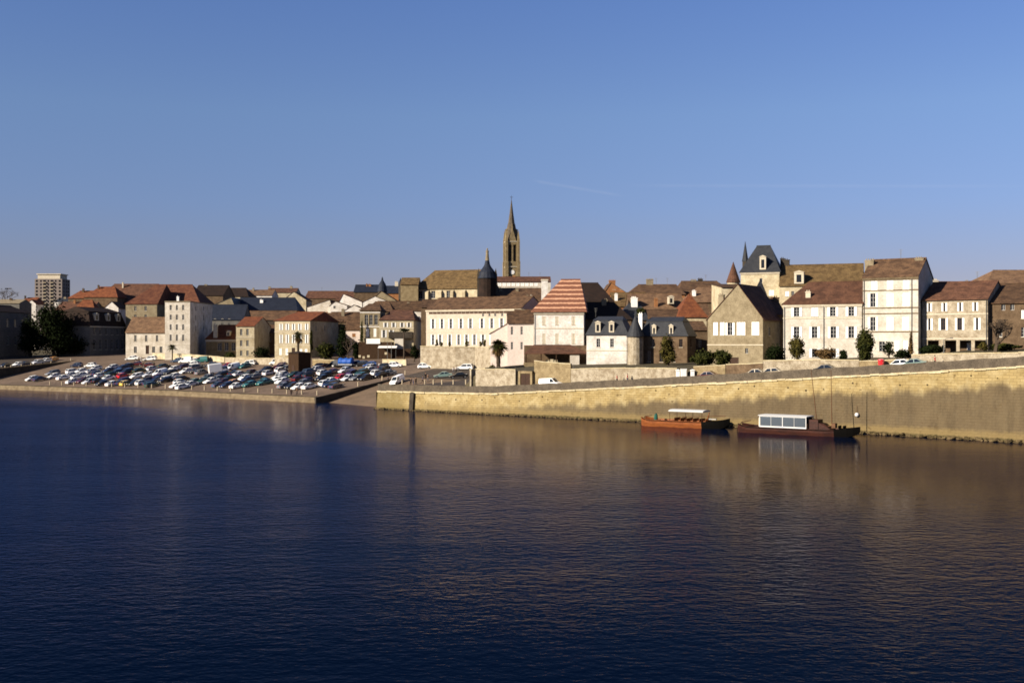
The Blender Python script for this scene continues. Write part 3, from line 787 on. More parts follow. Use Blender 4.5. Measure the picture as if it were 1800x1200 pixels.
B('low_cream_house', 'low cream house with a tan roof between shaded mansard house and tall cream block', 221, 292, 372, 584, 558, L=14, roof='gable', rc='tan_tile', wc='warm_white_plaster',
  wins=[('plain',[238,257,276],589,600,4),('plain',[238,270,283],609,620,5),('door',[259],607,622,6)], base=None)
B('tall_cream_block', 'tall cream block with twelve small windows in three columns and a shaded right flank', 290, 334, 352, 531, 527, L=26, roof='flat', rc='chimney_stone', wc='warm_white_plaster',
  wins=[('plain',[300,311,322],536,545,3.6),('plain',[300,311,322],553,562,3.6),('plain',[300,311,322],570,580,3.6),('plain',[300,311,322],588,599,3.6)],
  side=[(.25,538,546,1.0),(.6,538,546,1.0),(.25,554,563,1.0),(.6,554,563,1.0),(.25,572,581,1.0),(.6,572,581,1.0)], chim=[(313,521,.7,.3,'shutter_white')], bands=(606,))
B('slate_roof_wing', 'grey wing with a navy slate roof behind the tall cream block', 350, 428, 398, 561, 536, L=12, roof='gable', rc='blue_slate', wc='grey_render',
  wins=[('plain',[367,378,391,403],553.5,560,3.4),('plain',[367,378,391,403],568,578,3.4)])
B('terrace_house', 'small ochre house with an orange roof, a tall pale chimney and a pillared terrace', 362, 416, 360, 596, 571, L=10, roof='hip', rc='orange_tile', wc='ochre_stone', ins=(16,2),
  wins=[('plain',[386,398,410],602,616,7)], chim=[(379,571,1.3,.05,'trim_stone')], dorm=[(401,583,590,6)], cornice=.5)
B('two_window_house', 'narrow cream house two windows wide with an orange roof and a shaded brown flank', 415, 447, 350, 573, 558, L=24, roof='gable', rc='orange_tile', wc='cream_plaster',
  wins=[('plain',[424,435],578,589,4.2),('plain',[424,435],598,608,4.2),('plain',[424,435],616,625,4.2)], bands=(593,611))
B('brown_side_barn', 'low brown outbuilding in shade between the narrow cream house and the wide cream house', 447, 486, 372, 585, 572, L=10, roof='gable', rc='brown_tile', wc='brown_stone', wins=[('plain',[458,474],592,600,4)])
B('five_bay_house', 'wide cream house with a bright orange roof and white shutters behind a palm', 483, 545, 346, 563, 548, L=27, d1=344, roof='hip', rc='orange_tile', wc='cream_plaster', ins=(13,0),
  wins=[('half',[493,504,515,526,538],569,580,4.2),('half',[493,504,515,526,538],588,603,4.2),('closed',[493,504],612,624,4.5),('door',[516],611,625,6),('closed',[529,538],613,624,4.5)],
  bands=(583,606), side=[(.2,572,582,1),(.5,572,582,1)])
B('gabled_brown_house', 'low brown-roofed house with a small cream gable set in dark gardens', 578, 634, 372, 565, 549, L=12, roof='gable', rc='brown_tile', wc='brown_stone', wins=[('plain',[590,612,625],568,576,5)], chim=[(603,543,1.0,.3)], dorm=[(585,563,572,11)])
B('garden_cottage', 'little salmon cottage with a brown roof and one red window deep in the garden', 607, 636, 352, 579, 563, L=8, roof='gable', rc='brown_tile', wc='pink_plaster', wins=[('closed',[622],586,592,6)], sh='orange_wall')
B('grey_balcony_house', 'narrow grey house with a glazed upper bay above the restaurant terrace', 633, 668, 338, 545, 534, L=14, roof='hip', rc='brown_tile', wc='grey_stone', ins=(10,6),
  wins=[('plain',[644,652,661],553,571,6),('closed',[646,659],577,592,5)], bands=(549,574), trim='shutter_white')
B('corner_cream_house', 'cream corner house with a brown hipped roof beside the long white building', 667, 727, 333, 562, 545, L=25, roof='hip', rc='red_tile', wc='cream_plaster', ins=(15,8),
  wins=[('open',[678,692,707,719],567,575,4),('open',[675,688],580,593,4.5)], side=[(.2,570,580,1),(.55,570,580,1),(.2,592,602,1)], bands=(577,))
def gallery():
    r, W, ze, zr, base, dm, L = ROOTS['cream corner house with a brown hipped roof beside the long white building']
    zat = lambda y: H-(y-600)*dm/F-base
    bm = bmesh.new(); box(bm, W-7.4, W-.4, -1.6, -.01, zat(592), zat(583)); box(bm, W-7.5, W-.3, -1.7, -.01, zat(594), zat(592)-.004)
    sub(r, 'balcony_box', bm, 'dark_stone')
    bm = bmesh.new(); box(bm, W-5.6, W-3.0, -1.5, -.012, zat(614), zat(594)-.01); sub(r, 'porch', bm, 'warm_white_plaster')
gallery()
B('long_white_building', 'long white building with two rows of tall white shutters above a rough stone garden wall', 749, 916, 326, 543, 523, L=16, d1=312, roof='gable', rc='brown_tile', wc='beige_plaster',
  wins=[('open',[762,778,794,812,829,849,866,883],560,577,4.4),('open',[762,775,792,808,822,836,851,866,882],588,606,4.2),('plain',[851,862,872,884,893],551.5,556.5,3.2)],
  cornice=.35, chim=[(756,530,.9,.5)], bands=(583,))
def louvre():
    r, W, ze, zr, base, dm, L = ROOTS['long white building with two rows of tall white shutters above a rough stone garden wall']
    bm = bmesh.new(); zt = H-(549-600)*dm/F-base
    x = 1.0
    while x < W-1.4:
        box(bm, x, x+1.25, -.05, -.004, zt-.35, zt+.45); x += 1.38
    sub(r, 'attic_vent', bm, 'frame_brown')
louvre()
B('lean_to_house', 'low white house with a brown roof falling left, behind the thick palm', 862, 898, 268, 586, 566, L=12, roof='gable_y', rc='brown_tile', wc='pink_plaster', ins=(.98,0), d1=268)
B('pink_house', 'plain pinkish white house with four small dark windows between palm and tall striped-roof house', 892, 938, 258, 568, 548, L=14, roof='gable', rc='brown_tile', wc='pink_plaster',
  wins=[('plain',[900,917],574,588,4),('plain',[900,917],601,614,4)])
B('striped_roof_house', 'tall white house with a steep salmon and brown striped hipped roof', 939, 1026, 250.5, 547, 491, L=16, d1=249.3, roof='hip', rc='striped_tile', wc='white_plaster', ins=(44,9), ridge_off=.5,
  wins=[('closed',[956,979,1008],556,571,6),('closed',[956,979,1008],586,604,6)], cornice=.45, bands=(577,), pipes=(940,), over=.7, sh='trim_stone')
B('slate_mansard_house', 'white house with a grey slate mansard roof and two dormers, right of the striped roof', 1031, 1103, 239, 588, 556, L=12, d1=237, roof='mansard', rc='slate', wc='white_plaster', brk=563, ins=(3,3),
  wins=[('plain',[1052,1076],595,610,6.5)], dorm=[(1051,567,584,9),(1075,567,584,9)], bands=(616,), side=[], pipes=(1102,), aer=(1040,))
def turret(name, label, px, d, rpx, wt, ct, wc, rc, base=None, n=16, bell=False, cat='tower', final=True):
    c = ground_at(px, d); r = rpx*d/F; b = (c.z-.6) if base is None else base
    root = thing(name, label, cat, (c.x, c.y, b))
    zt = H-(wt-600)*d/F-b; za = H-(ct-600)*d/F-b
    bm = bmesh.new(); lathe(bm, [(r*1.03,0),(r,.6),(r,zt)], n); obj('wall', bm, wc, root, smooth=False)
    bm = bmesh.new()
    if bell == 'dome':
        hh = za-zt
        lathe(bm, [(r*1.1,zt-.1),(r*1.1,zt+.05),(r*1.0,zt+hh*.12),(r*.90,zt+hh*.28),(r*.70,zt+hh*.40),(r*.48,zt+hh*.52),(r*.32,zt+hh*.64),(r*.24,zt+hh*.80),(r*.17,za-.2),(.2,za)], n)
    elif bell:
        hh = za-zt
        lathe(bm, [(r*1.12,zt-.1),(r*1.12,zt+.05),(r*1.02,zt+hh*.15),(r*.92,zt+hh*.35),(r*.7,zt+hh*.52),(r*.36,zt+hh*.68),(r*.22,zt+hh*.78),(r*.2,zt+hh*.85),(.03,za)], n)
    else:
        lathe(bm, [(r*1.15,zt-.1),(r*1.15,zt+.02),(r*.6,zt+(za-zt)*.48),(.03,za)], n)
    ro = obj('roof', bm, rc, root)
    return root, r, zt, za, ro
turret('round_turret', 'round stone turret with a slate cone between the two slate mansard houses', 1117, 232.5, 14, 591, 553, 'pale_stone', 'slate')
B('stone_mansard_house', 'brown stone house with a long slate mansard roof beside the round turret', 1124, 1208, 234, 590, 557, L=10, d1=230.5, roof='mansard', rc='slate', wc='brown_stone', brk=565, ins=(2,2),
  wins=[('plain',[1148,1180,1197],596,610,6),('plain',[1141,1163,1184],616,636,7)], dorm=[(1150,573,588,7),(1180,573,588,7)], chim=[(1108,551,.8,.2,'shutter_white')], side=[(.4,596,610,1)], fr='frame_brown')
B('hip_roof_house', 'cream house with a steep orange hip roof behind the long slate mansard house', 1192, 1242, 262, 557, 517, L=15, roof='hip', rc='orange_tile', wc='cream_plaster', ins=(27,20), wins=[('plain',[1222],564,576,6)])
B('shaded_yard_house', 'narrow shaded brown house squeezed left of the grey stone gable', 1208, 1243, 245, 580, 566, L=12, roof='gable', rc='brown_tile', wc='brown_stone', wins=[('plain',[1216,1230],596,610,5)])
B('stone_gable_house', 'grey stone house with a tall pointed gable and a row of white shutters', 1244, 1341, 219, 560, 500, L=13, d1=213, roof='gable_y', rc='red_tile', wc='grey_stone', ins=(.55,0),
  wins=[('closed',[1258,1270],566,589,8),('open',[1284],567,589,8),('closed',[1299,1307],566,589,7),('closed',[1328],566,589,13),('plain',[1278],541,549,4),('plain',[1300],545,550,3),('plain',[1313],612,621,5),('door',[1291],628,642,16)],
  chim=[(1319,523,1.0,.25),(1262,517,1.1,.3)], side=[(.3,575,590,1.0)], bands=(606,))
B('white_shutter_house', 'wide white house with a brown roof and open shutters beside the tallest white house', 1377, 1515, 206, 534, 496, L=13, d1=200, roof='hip', rc='red_tile', wc='sunny_plaster', ins=(34,0),
  wins=[('open',[1401,1465,1497],540,556,9.5),('closed',[1433],540,556,12),('open',[1401,1433,1466,1497],574,594,9.5),('open',[1433,1466],613,628,9)],
  cornice=.25, bands=(559,), chim=[(1419,512,.9,.15,'trim_stone')], side=[], pipes=(1379,1449))
B('tallest_white_house', 'tallest white riverside house, three storeys of shutters under a brown roof with end chimneys', 1517, 1614, 200, 486, 457, L=12, d1=194.8, roof='gable', rc='brown_tile', wc='sunny_plaster',
  wins=[('closed',[1537,1565,1593],492,509,11),('open',[1535],515,539,9),('closed',[1565,1593],515,539,12),('open',[1535],557,581,9),('closed',[1565,1592],557,581,12),('closed',[1577,1592],598,618,8),('plain',[1551],600,618,10)],
  trim='kerb_stone', cornice=.3, bands=(510,541,551,583), chim=[(1523,456,1.6,.35),(1624,456,1.5,.45)], side=[(.4,520,535,1),(.7,560,575,1)], pipes=(1519,1603), aer=(1570,))
B('arcade_house', 'cream stone house with four window bays over a dark open ground floor', 1621, 1736, 196.5, 526, 497, L=15, d1=190, roof='gable', rc='red_tile', wc='pale_stone',
  wins=[('half',[1632,1659,1687,1713],532,547,7),('half',[1632],559,580,8),('open',[1659,1688],559,580,8),('half',[1716],559,580,8),('hole',[1641,1672,1698,1724],598,628,20)],
  bands=(552,595), fr='frame_brown', pipes=(1734,), aer=(1700,))
def arcade_in():
    r, W, ze, zr, base, dm, L = ROOTS['cream stone house with four window bays over a dark open ground floor']
    zat = lambda y: H-(y-600)*dm/F-base
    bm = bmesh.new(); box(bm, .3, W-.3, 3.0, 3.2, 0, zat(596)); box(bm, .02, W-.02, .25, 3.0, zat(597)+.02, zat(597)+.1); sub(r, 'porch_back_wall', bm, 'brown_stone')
    bm = bmesh.new(); box(bm, W*.63, W*.63+.9, 2.9, 2.996, zat(629), zat(602)); o = sub(r, 'door', bm, 'shutter_white')
arcade_in()
B('brown_stone_house', 'brown stone house with a brown roof and white attic windows at the right edge', 1738, 1850, 191, 532, 500, L=18, d1=186, roof='gable', rc='brown_tile', wc='brown_stone',
  wins=[('plain',[1764,1780],535,545,7),('closed',[1800],545,560,8),('plain',[1758,1800],575,592,8)], chim=[])
B('attic_window_house', 'taller brown-roofed house with a bright band of attic windows at the right edge', 1728, 1870, 222, 513, 475, L=22, roof='hip', rc='tan_tile', wc='brown_stone', ins=(60,20),
  wins=[('closed',[1746,1757,1768,1778],501,511,8.5)])

# ---- chateau
B('chateau_tower_house', 'pale stone chateau pavilion with a steep slate roof above the pointed stone gable', 1302, 1370, 264, 478, 432, L=11, d1=261, roof='hip', rc='slate', wc='cream_plaster', ins=(24,20), ridge_off=.5,
  wins=[('closed',[1356],510,520,9),('plain',[1338],489,496,5)], dorm=[(1341,452,474,11)], chim=[(1377,455,1.0,.5,'dark_stone')], cornice=.2)
B('chateau_wing', 'long mossy brown chateau roof with a pale pedimented dormer right of the slate pavilion', 1370, 1516, 258, 501, 466, L=16, d1=252, roof='gable', rc='ochre_tile', wc='cream_plaster', dorm=[(1405,478,498,17)], wins=[('closed',[1384],511,520,7),('plain',[1394],511,519,5)], chim=[(1382,455,1.2,.5,'dark_stone')])
turret('red_turret', 'small round stair turret with a red conical roof left of the slate pavilion', 1289, 258, 11, 496, 460, 'cream_plaster', 'red_tile')
turret('slate_needle', 'slim turret with a needle-pointed dark spire behind the slate pavilion', 1310, 275, 5, 459, 424, 'dark_stone', 'slate', n=8)

# ---- rough garden walls along the street
def wall_run(name, label, pts, top, m, thick=.5, base=None, cope='coping_stone'):
    """pts: (px, depth, top y) along the run"""
    root = thing(name, label, 'wall', (0,0,0))
    bm = bmesh.new(); bc = bmesh.new(); rr = random.Random(len(label))
    for (a, da, ta), (b, db, tb) in zip(pts, pts[1:]):
        A = Vector(((a-900)*da/F, da, H-(ta-600)*da/F)); Bv = Vector(((b-900)*db/F, db, H-(tb-600)*db/F))
        n = max(1, int((Bv-A).length/2)); dr = (Bv-A); dr.z = 0; dr.normalize(); nn = Vector((-dr.y, dr.x, 0))*thick
        for k in range(n):
            p, q = A.lerp(Bv, k/n), A.lerp(Bv, (k+1)/n)
            zb = min(G(p.x,p.y), G(q.x,q.y))-.8 if base is None else base
            j0 = rr.uniform(-.05,.05)
            hull(bm, [Vector((v.x,v.y,z))+o for v, zt in ((p,p.z+j0),(q,q.z+j0)) for z in (zb, zt) for o in (Vector(), nn)])
            hull(bc, [Vector((v.x,v.y,z))+o for v in (p,q) for z in (v.z+j0+.003, v.z+j0+.13+rr.uniform(0,.03)) for o in (-nn*.15, nn*1.15)])
    obj('wall_body', bm, m, root); obj('coping', bc, cope, root)
    return root
def base_run(name, label, pts, m, thick=.5):
    return wall_run(name, label, [(px, hit(px, yb).y, yt) for px, yt, yb in pts], 0, m, thick=thick)
base_run('garden_wall', 'tall rough stone wall holding up the garden of the long white building', [(739,609,648),(800,610,649),(834,610,649)], 'pale_stone', thick=1.2)
wall_run('garden_wall', 'bright end piece of the tall rough stone wall behind the fan palm', [(834.3,hit(834,649).y,610),(870,268,611)], 0, 'pale_stone')
base_run('garden_wall', 'low cream wall between car park and the narrow cream house', [(395,629,638),(455,630,641),(513,630,643)], 'pale_stone')
base_run('garden_wall', 'low grey-tan wall behind the blue tarpaulin at the back of the car park', [(549,632,643),(590,633,643)], 'ochre_stone')
base_run('garden_wall', 'short yellow wall under the restaurant signs', [(672,632,643),(714,632,643)], 'cream_plaster')
base_run('garden_wall', 'tan wall below the low cream house and the tall cream block', [(268,621,631),(330,623,633),(394,628,637)], 'cream_plaster')
def street_run(name, label, pts, m, s=10.5):
    out = []
    for px, ty in pts:
        x, y, u = on_street(px, s); out.append((px, y, ty))
    return wall_run(name, label, out, 0, m, thick=.45)
street_run('garden_wall', 'light patched stone wall right of the town square, ending at a dark corner', [(836,649),(870,649),(906,650)], 'pale_stone')
street_run('garden_wall', 'ochre stone wall with a brown gate behind the white van', [(939,634),(960,637),(1003,640)], 'ochre_stone')
street_run('garden_wall', 'long low rubble wall below the slate mansard houses', [(1003.5,649),(1100,647),(1190,648)], 'pale_stone')
street_run('garden_wall', 'low ochre wall between white gate post and the stone gable', [(1219,645),(1262,643),(1275,642)], 'ochre_stone')
street_run('garden_wall', 'short brown wall in front of the stone gable house', [(1276,641),(1310,640),(1341,638)], 'brown_stone')
street_run('garden_wall', 'pale garden wall in front of the wide white shuttered house', [(1341.5,634),(1430,633),(1510,634)], 'pale_stone')
street_run('garden_wall', 'reddish low wall in front of the tallest white house', [(1510.5,636),(1598,632)], 'ochre_stone')
street_run('garden_wall', 'long white-topped wall in front of the arcade house', [(1602,624),(1700,622),(1790,620),(1850,618)], 'pale_stone')
B_YAW = math.atan2(-NX, NY)
def gate():
    gx, gy, gu = on_street(925, 10.3); g = Vector((gx,gy,Gus(gu,9)-.1))
    root = thing('double_gate', 'brown wooden double gate in the ochre wall left of the white van', 'gate', g, B_YAW)
    bm = bmesh.new(); box(bm, -1.25, -.02, -.2, -.1, 0, 2.9); box(bm, .02, 1.25, -.2, -.1, 0, 2.9)
    for z in (.5,1.5,2.5): box(bm, -1.2, 1.2, -.23, -.201, z, z+.12)
    obj('door_leaf', bm, 'door_brown', root)
    bm = bmesh.new(); box(bm, -1.75, -1.25, -.35, .4, 0, 3.5); box(bm, 1.25, 1.75, -.35, .4, 0, 3.5); box(bm, -1.75, 1.75, -.3, .4, 3.0, 3.5)
    obj('gate_surround', bm, 'ochre_stone', root)
gate()
def terr_side():
    out = []
    for s in (10.5, 30, 50, 72):
        u = U_TERR-.75; x, y = xy_of(u, s0(u)+s); z = terr(U_TERR)+.04*(s-10)+.15
        out.append((900+F*x/y, y, 600+(H-z)*F/y))
    wall_run('garden_wall', 'stone wall along the right side of the square, running away from the river', out, 0, 'pale_stone', thick=.4)
terr_side()
def porch():
    d = 241
    z = lambda y: H-(y-600)*d/F
    xx = lambda px: (px-900)*d/F
    root = thing('covered_terrace', 'open terrace under a brown-red tiled lean-to roof at the foot of the striped-roof house', 'shelter', (xx(925), d, z(640)))
    W = xx(1026)-xx(912); h1 = z(622)-z(640); h2 = z(607)-z(640); D = 8
    bm = bmesh.new(); hull(bm, [(-.5+k,0,h1+t) for k in (0,) for t in (0,.15)] + [(W-.2,0,h1+t) for t in (0,.15)] + [(1.8,D*.8,h2+t) for t in (0,.15)] + [(W-4.2,D*.8,h2+t) for t in (0,.15)])
    obj('roof', bm, 'red_tile', root)
    for px in (0,3.3,6.6,9.6):
        bm = bmesh.new(); box(bm, px-.12, px+.12, .2, .44, -2, h1); obj('post', bm, 'timber_dark', root)
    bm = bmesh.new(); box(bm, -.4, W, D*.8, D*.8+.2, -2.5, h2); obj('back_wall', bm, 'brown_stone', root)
    bm = bmesh.new(); box(bm, -.6, W-3.6, -.3, 0, -3, .35); obj('low_wall', bm, 'ochre_stone', root)
    bm = bmesh.new(); box(bm, W-4.6, W-2.6, -.35, 3, -2, h1-.3); obj('white_annex', bm, 'warm_white_plaster', root)
    for k in range(3):
        bm = bmesh.new(); box(bm, 4.4+k*.9, 5.1+k*.9, 1, 1.5, .35, .9+.2*(k==1)); obj('stacked_crate', bm, 'cream_plaster', root)
porch()

# ---- church with bell-roofed apse
def church():
    d0, d1 = 400, 392
    L_ = B('church_nave', 'long pale church with a mossy brown roof and buttressed windows left of the spire', 727, 842, d0, 507.5, 475, L=22, d1=d1, roof='hip', rc='ochre_tile', wc='cream_plaster', ins=(17,0),
      wins=[('plain',[739,762,789,816],511,524,7)], cat='church', over=.5)
    r, W, ze, zr, base, dm, L = ROOTS['long pale church with a mossy brown roof and buttressed windows left of the spire']
    for fx in (.02,.22,.42,.6,.78,.97):
        bm = bmesh.new(); x = W*fx; hull(bm, [(x-.6,y,z) for y, z in ((-1.1,0),(-1.1,ze-1.2),(-.01,ze-.4),(-.01,0))] + [(x+.6,y,z) for y, z in ((-1.1,0),(-1.1,ze-1.2),(-.01,ze-.4),(-.01,0))])
        sub(r, 'buttress', bm, 'cream_plaster')
    B('church_porch_house', 'yellow stone house with a brown roof joining the left end of the church', 704, 735, 396, 500, 489, L=12, roof='gable', rc='ochre_tile', wc='ochre_stone')
    root, rr, zt, za, ro = turret('church_apse', 'dark round church apse under a bell-shaped slate roof topped by a statue', 856.5, 386, 15.8, 489, 452, 'dark_tile', 'blue_slate', bell='dome', cat='church')
    bm = bmesh.new(); tube(bm, [(0,0,za-1.2),(0,0,za+.3),(0,0,za+1.4),(0,0,za+2.2),(0,0,za+2.4),(0,0,za+2.9),(0,0,za+3.2)], [.75,.6,.5,.6,.25,.3,.12], 10); obj('statue', bm, 'chimney_stone', ro)
    for k in (-1,1):
        bm = bmesh.new(); box(bm, k*rr*.95-.5, k*rr*.95+.5, -1.2, -.1, 0, zt+1.3); hull(bm, [(k*rr*.95+i*.5, j, zt+1.3) for i in (-1,1) for j in (-1.2,-.1)]+[(k*rr*.95,-.65,zt+3.6)]); obj('pinnacle', bm, 'dark_stone', root)
church()
def spire():
    d = 545; c = ground_at(899, d); b = c.z-1
    z = lambda y: H-(y-600)*d/F-b
    root = thing('church_spire', 'tall gothic stone bell tower with clock face and needle spire', 'church', (c.x, c.y, b), R(10))
    hw = 3.0; zb = z(425); zc = z(407)
    bm = bmesh.new()
    for k in range(4):
        a = k*math.pi/2; ca, sa = math.cos(a), math.sin(a)
        rot = lambda x, y: Vector((x*ca-y*sa, x*sa+y*ca, 0))
        op = [(hw-1.9,hw-.4,z(460),z(431)),(hw+.4,hw+1.9,z(460),z(431))]
        face_open(bm, rot(-hw,-hw), rot(1,0), Vector((0,0,1)), rot(0,1), 2*hw, zb, op, .8)
    obj('wall', bm, 'ochre_stone', root, recalc=False)
    bm = bmesh.new(); box(bm, -hw+.85, hw-.85, -hw+.85, hw-.85, z(475), zb-.2); obj('belfry_core', bm, 'dark_stone', root)
    for sx in (-1,1):
        for sy in (-1,1):
            bm = bmesh.new(); x, y = sx*hw, sy*hw
            box(bm, x-.8, x+.8, y-.8, y+.8, 0, z(460)); box(bm, x-.62, x+.62, y-.62, y+.62, z(460)+.01, zb+.6)
            hull(bm, [(x+i*.62,y+j*.62,zb+.6) for i in (-1,1) for j in (-1,1)]+[(x,y,zb+6.2)])
            obj('corner_buttress', bm, 'ochre_stone', root)
    for k in range(4):
        a = k*math.pi/2; ca, sa = math.cos(a), math.sin(a)
        bm = bmesh.new(); T = lambda x, y, zz: (x*ca-y*sa, x*sa+y*ca, zz)
        hull(bm, [T(x,y,zz) for y in (-hw-.15,-hw+.9) for x, zz in ((-1.9,zb+.05),(1.9,zb+.05),(0,zc+1.2))]); obj('gable', bm, 'ochre_stone', root)
    bm = bmesh.new()
    lathe(bm, [(hw*1.06,zb+.02),(hw*.98,zb+1),(hw*.62,z(398)),(hw*.30,z(374)),(.08,z(350))], 8); sp = obj('spire', bm, 'parapet_stone', root)
    for zz in (z(412), z(404)):
        for k in range(4):
            a = k*math.pi/2+.0; rr = hw*.78 if zz == z(412) else hw*.6
            bm = bmesh.new(); cx, cy = math.cos(a)*rr, math.sin(a)*rr
            hull(bm, [(cx+i*.5,cy+j*.5,zz) for i in (-1,1) for j in (-1,1)]+[(cx,cy,zz+3.2)]); obj('lucarne', bm, 'ochre_stone', sp)
    bm = bmesh.new(); tube(bm, [(0,0,z(350)-.3),(0,0,z(343))], [.12,.05], 6); box(bm, -.7,.7,-.06,.06,z(347),z(347)+.2); obj('cross', bm, 'dark_stone', sp)
    for k in (0,1):
        a = -k*math.pi/2
        bm = bmesh.new(); n = 20
        vs = [(1.05*math.cos(2*math.pi*i/n), 1.05*math.sin(2*math.pi*i/n)) for i in range(n)]
        lathe(bm, [(1.05,0),(1.05,.12)], 20)
        o = obj('clock_face', bm, 'shutter_white', root); o.rotation_euler = (R(90),0,0 if k==0 else R(90))
        o.location = (0,-hw-.02,z(479)) if k == 0 else (hw+.14,0,z(479))
    bm = bmesh.new(); box(bm, -hw-.3, hw+.3, -hw-.3, hw+.3, z(470), z(470)+.35); obj('string_course', bm, 'trim_stone', root)
    bm = bmesh.new(); box(bm, -hw-.2, hw+.2, -hw-.2, hw+.2, z(426), z(426)+.35); obj('string_course', bm, 'trim_stone', root)
spire()
mat('tower_render', (.24,.20,.18),(.18,.15,.13), .5, fine=.1)
def highrise():
    d = 880
    a = Vector(((61-900)*d/F, d, 0)); W = (110-62)*d/F; b = 12
    z = lambda y: H-(y-600)*d/F-b
    root = thing('apartment_tower', 'distant tan high-rise with a cream top floor on the left skyline', 'building', (a.x,a.y,b))
    X, Y, Z = Vector((1,0,0)), Vector((0,1,0)), Vector((0,0,1))
    zt = z(490); op = []; rows = 9; fh = 2.75
    for r_ in range(rows):
        z1 = zt-1.0-r_*fh
        for f0, f1 in ((.04,.12),(.2,.26),(.31,.42),(.47,.53),(.58,.69),(.74,.80),(.88,.96)): op.append((W*f0, W*f1, z1-1.5, z1))
    bm = bmesh.new(); face_open(bm, Vector((0,0,0)), X, Z, Y, W, zt, op, .8)
    face_open(bm, Vector((W,0,0)), Y, Z, -X, 16, zt, [(q,q+2,zt-1-k*fh-1.4,zt-1-k*fh) for k in range(rows) for q in (3,8,12)], .5)
    quad(bm, (0,16,0),(0,0,0),(0,0,zt),(0,16,zt)); quad(bm, (W,16,0),(0,16,0),(0,16,zt),(W,16,zt)); quad(bm, (0,0,zt),(W,0,zt),(W,16,zt),(0,16,zt))
    obj('wall', bm, 'tower_render', root, recalc=False)
    for r_ in range(rows):
        z1 = zt-1.0-r_*fh
        bm = bmesh.new(); quad(bm, (.5,.7,z1-1.6),(W-.5,.7,z1-1.6),(W-.5,.7,z1+.1),(.5,.7,z1+.1)); obj('window', bm, 'glass_dark', root)
        for f0 in (.30,.57):
            bm = bmesh.new(); box(bm, W*f0, W*(f0+.13), -1.0, -.01, z1-2.4, z1-1.5); obj('balcony', bm, 'pale_stone', root)
    bm = bmesh.new(); box(bm, 2, W-2, 1, 15, zt+.01, z(485)+1.2); box(bm, 1.2, W-1.2, .3, 15.6, z(485)+1.21, z(485)+1.9); obj('roof_storey', bm, 'trim_stone', root)
highrise()

AUTOCH = True
# ---- roofs of the old town behind the riverside row, from left to right
B('far_orange_house', 'small house with an orange roof and a white gable left of the high-rise', 30, 60, 520, 531, 523, L=11, roof='hip', rc='orange_tile', wc='ochre_stone', ins=(10,0))
B('far_white_gable', 'white gabled house front in front of the high-rise', 47, 63, 500, 534, 527, L=8, roof='gable_y', rc='orange_tile', wc='white_plaster')
B('far_grey_shed', 'pale grey roofed building at the far left under the bare tree', -30, 34, 470, 533, 527, L=12, roof='gable', rc='chimney_stone', wc='grey_render')
B('far_low_white', 'low white building between the high-rise and the orange roofs', 96, 132, 500, 530, 524, L=12, roof='gable', rc='slate', wc='white_plaster', wins=[('plain',[104,112],532,536,3)])
B('orange_roof_house', 'long orange-red roof right of the high-rise', 120, 160, 480, 524, 511, L=14, roof='hip', rc='orange_tile', wc='brown_stone', ins=(10,6))
B('orange_roof_house', 'broad salmon-orange roof in front of the big brown cloister roof', 148, 206, 462, 522, 504, L=16, roof='hip', rc='orange_tile', wc='brown_stone', ins=(14,16))
B('cloister_hall', 'big red-brown cloister roof with a long level ridge on the left skyline', 160, 262, 470, 532, 499, L=26, roof='hip', rc='red_tile', wc='brown_stone', ins=(22,0))
B('far_white_gable', 'small white gable end right of the dark mansard roof', 184, 208, 452, 541, 530, L=10, roof='gable_y', rc='brown_tile', wc='white_plaster')
B('dark_roof_house', 'dark roofed house with its ridge just under the skyline right of the cloister', 338, 392, 470, 519, 502, L=20, roof='gable', rc='dark_tile', wc='brown_stone', chim=[(362,500,1.2,.5)])
B('dark_roof_house', 'dark brown roofed house with a little cream gable behind the navy slate roof', 380, 436, 500, 521, 506, L=18, roof='hip', rc='dark_tile', wc='cream_plaster', ins=(12,12), chim=[(374,503,1.2,.5),(388,502,1.2,.5)])
B('green_gable_house', 'grey-green gable with white verges behind the slate wing', 374, 412, 432, 537, 523, L=14, roof='gable_y', rc='slate', wc='grey_stone', ins=(.85,0))
B('slate_roof_house', 'very long navy slate roof behind the small houses left of centre', 408, 522, 440, 545, 523, L=16, roof='hip', rc='blue_slate', wc='brown_stone', ins=(6,10), chim=[(460,527,1.2,.3,'shutter_white')], wins=[('plain',[420,440,460,480,500],548,556,4)])
B('brown_roof_house', 'dark brown roof below the very long navy slate roof', 425, 515, 415, 562, 547, L=14, roof='gable', rc='brown_tile', wc='dark_stone', chim=[(487,549,1.0,.5)])
B('far_tan_house', 'tan roofed house below the skyline above the long navy roof', 430, 478, 520, 519, 510, L=14, roof='gable', rc='tan_tile', wc='white_plaster', wins=[])
B('red_roof_house', 'red-brown roofed house on the skyline with two chimneys left of centre', 468, 520, 545, 514, 507, L=12, roof='gable', rc='red_tile', wc='cream_plaster', chim=[(474,504,1.2,.5),(512,503,1.2,.5)])
B('cream_gable_house', 'cream gabled house among the roofs left of centre', 498, 538, 480, 527, 513, L=14, roof='gable_y', rc='brown_tile', wc='cream_plaster', ins=(.45,0), wins=[('plain',[516],520,524,3)])
B('red_roof_house', 'wide red-brown roof on the skyline above the white gables', 536, 606, 520, 524, 512, L=18, roof='gable', rc='red_tile', wc='brown_stone', chim=[(588,511,1,.5)], aer=(560,))
B('red_roof_house', 'red-brown roof left of the slate-roofed town hall', 590, 640, 500, 528, 513, L=18, roof='gable', rc='red_tile', wc='brown_stone', chim=[(608,514,1.2,.5)])
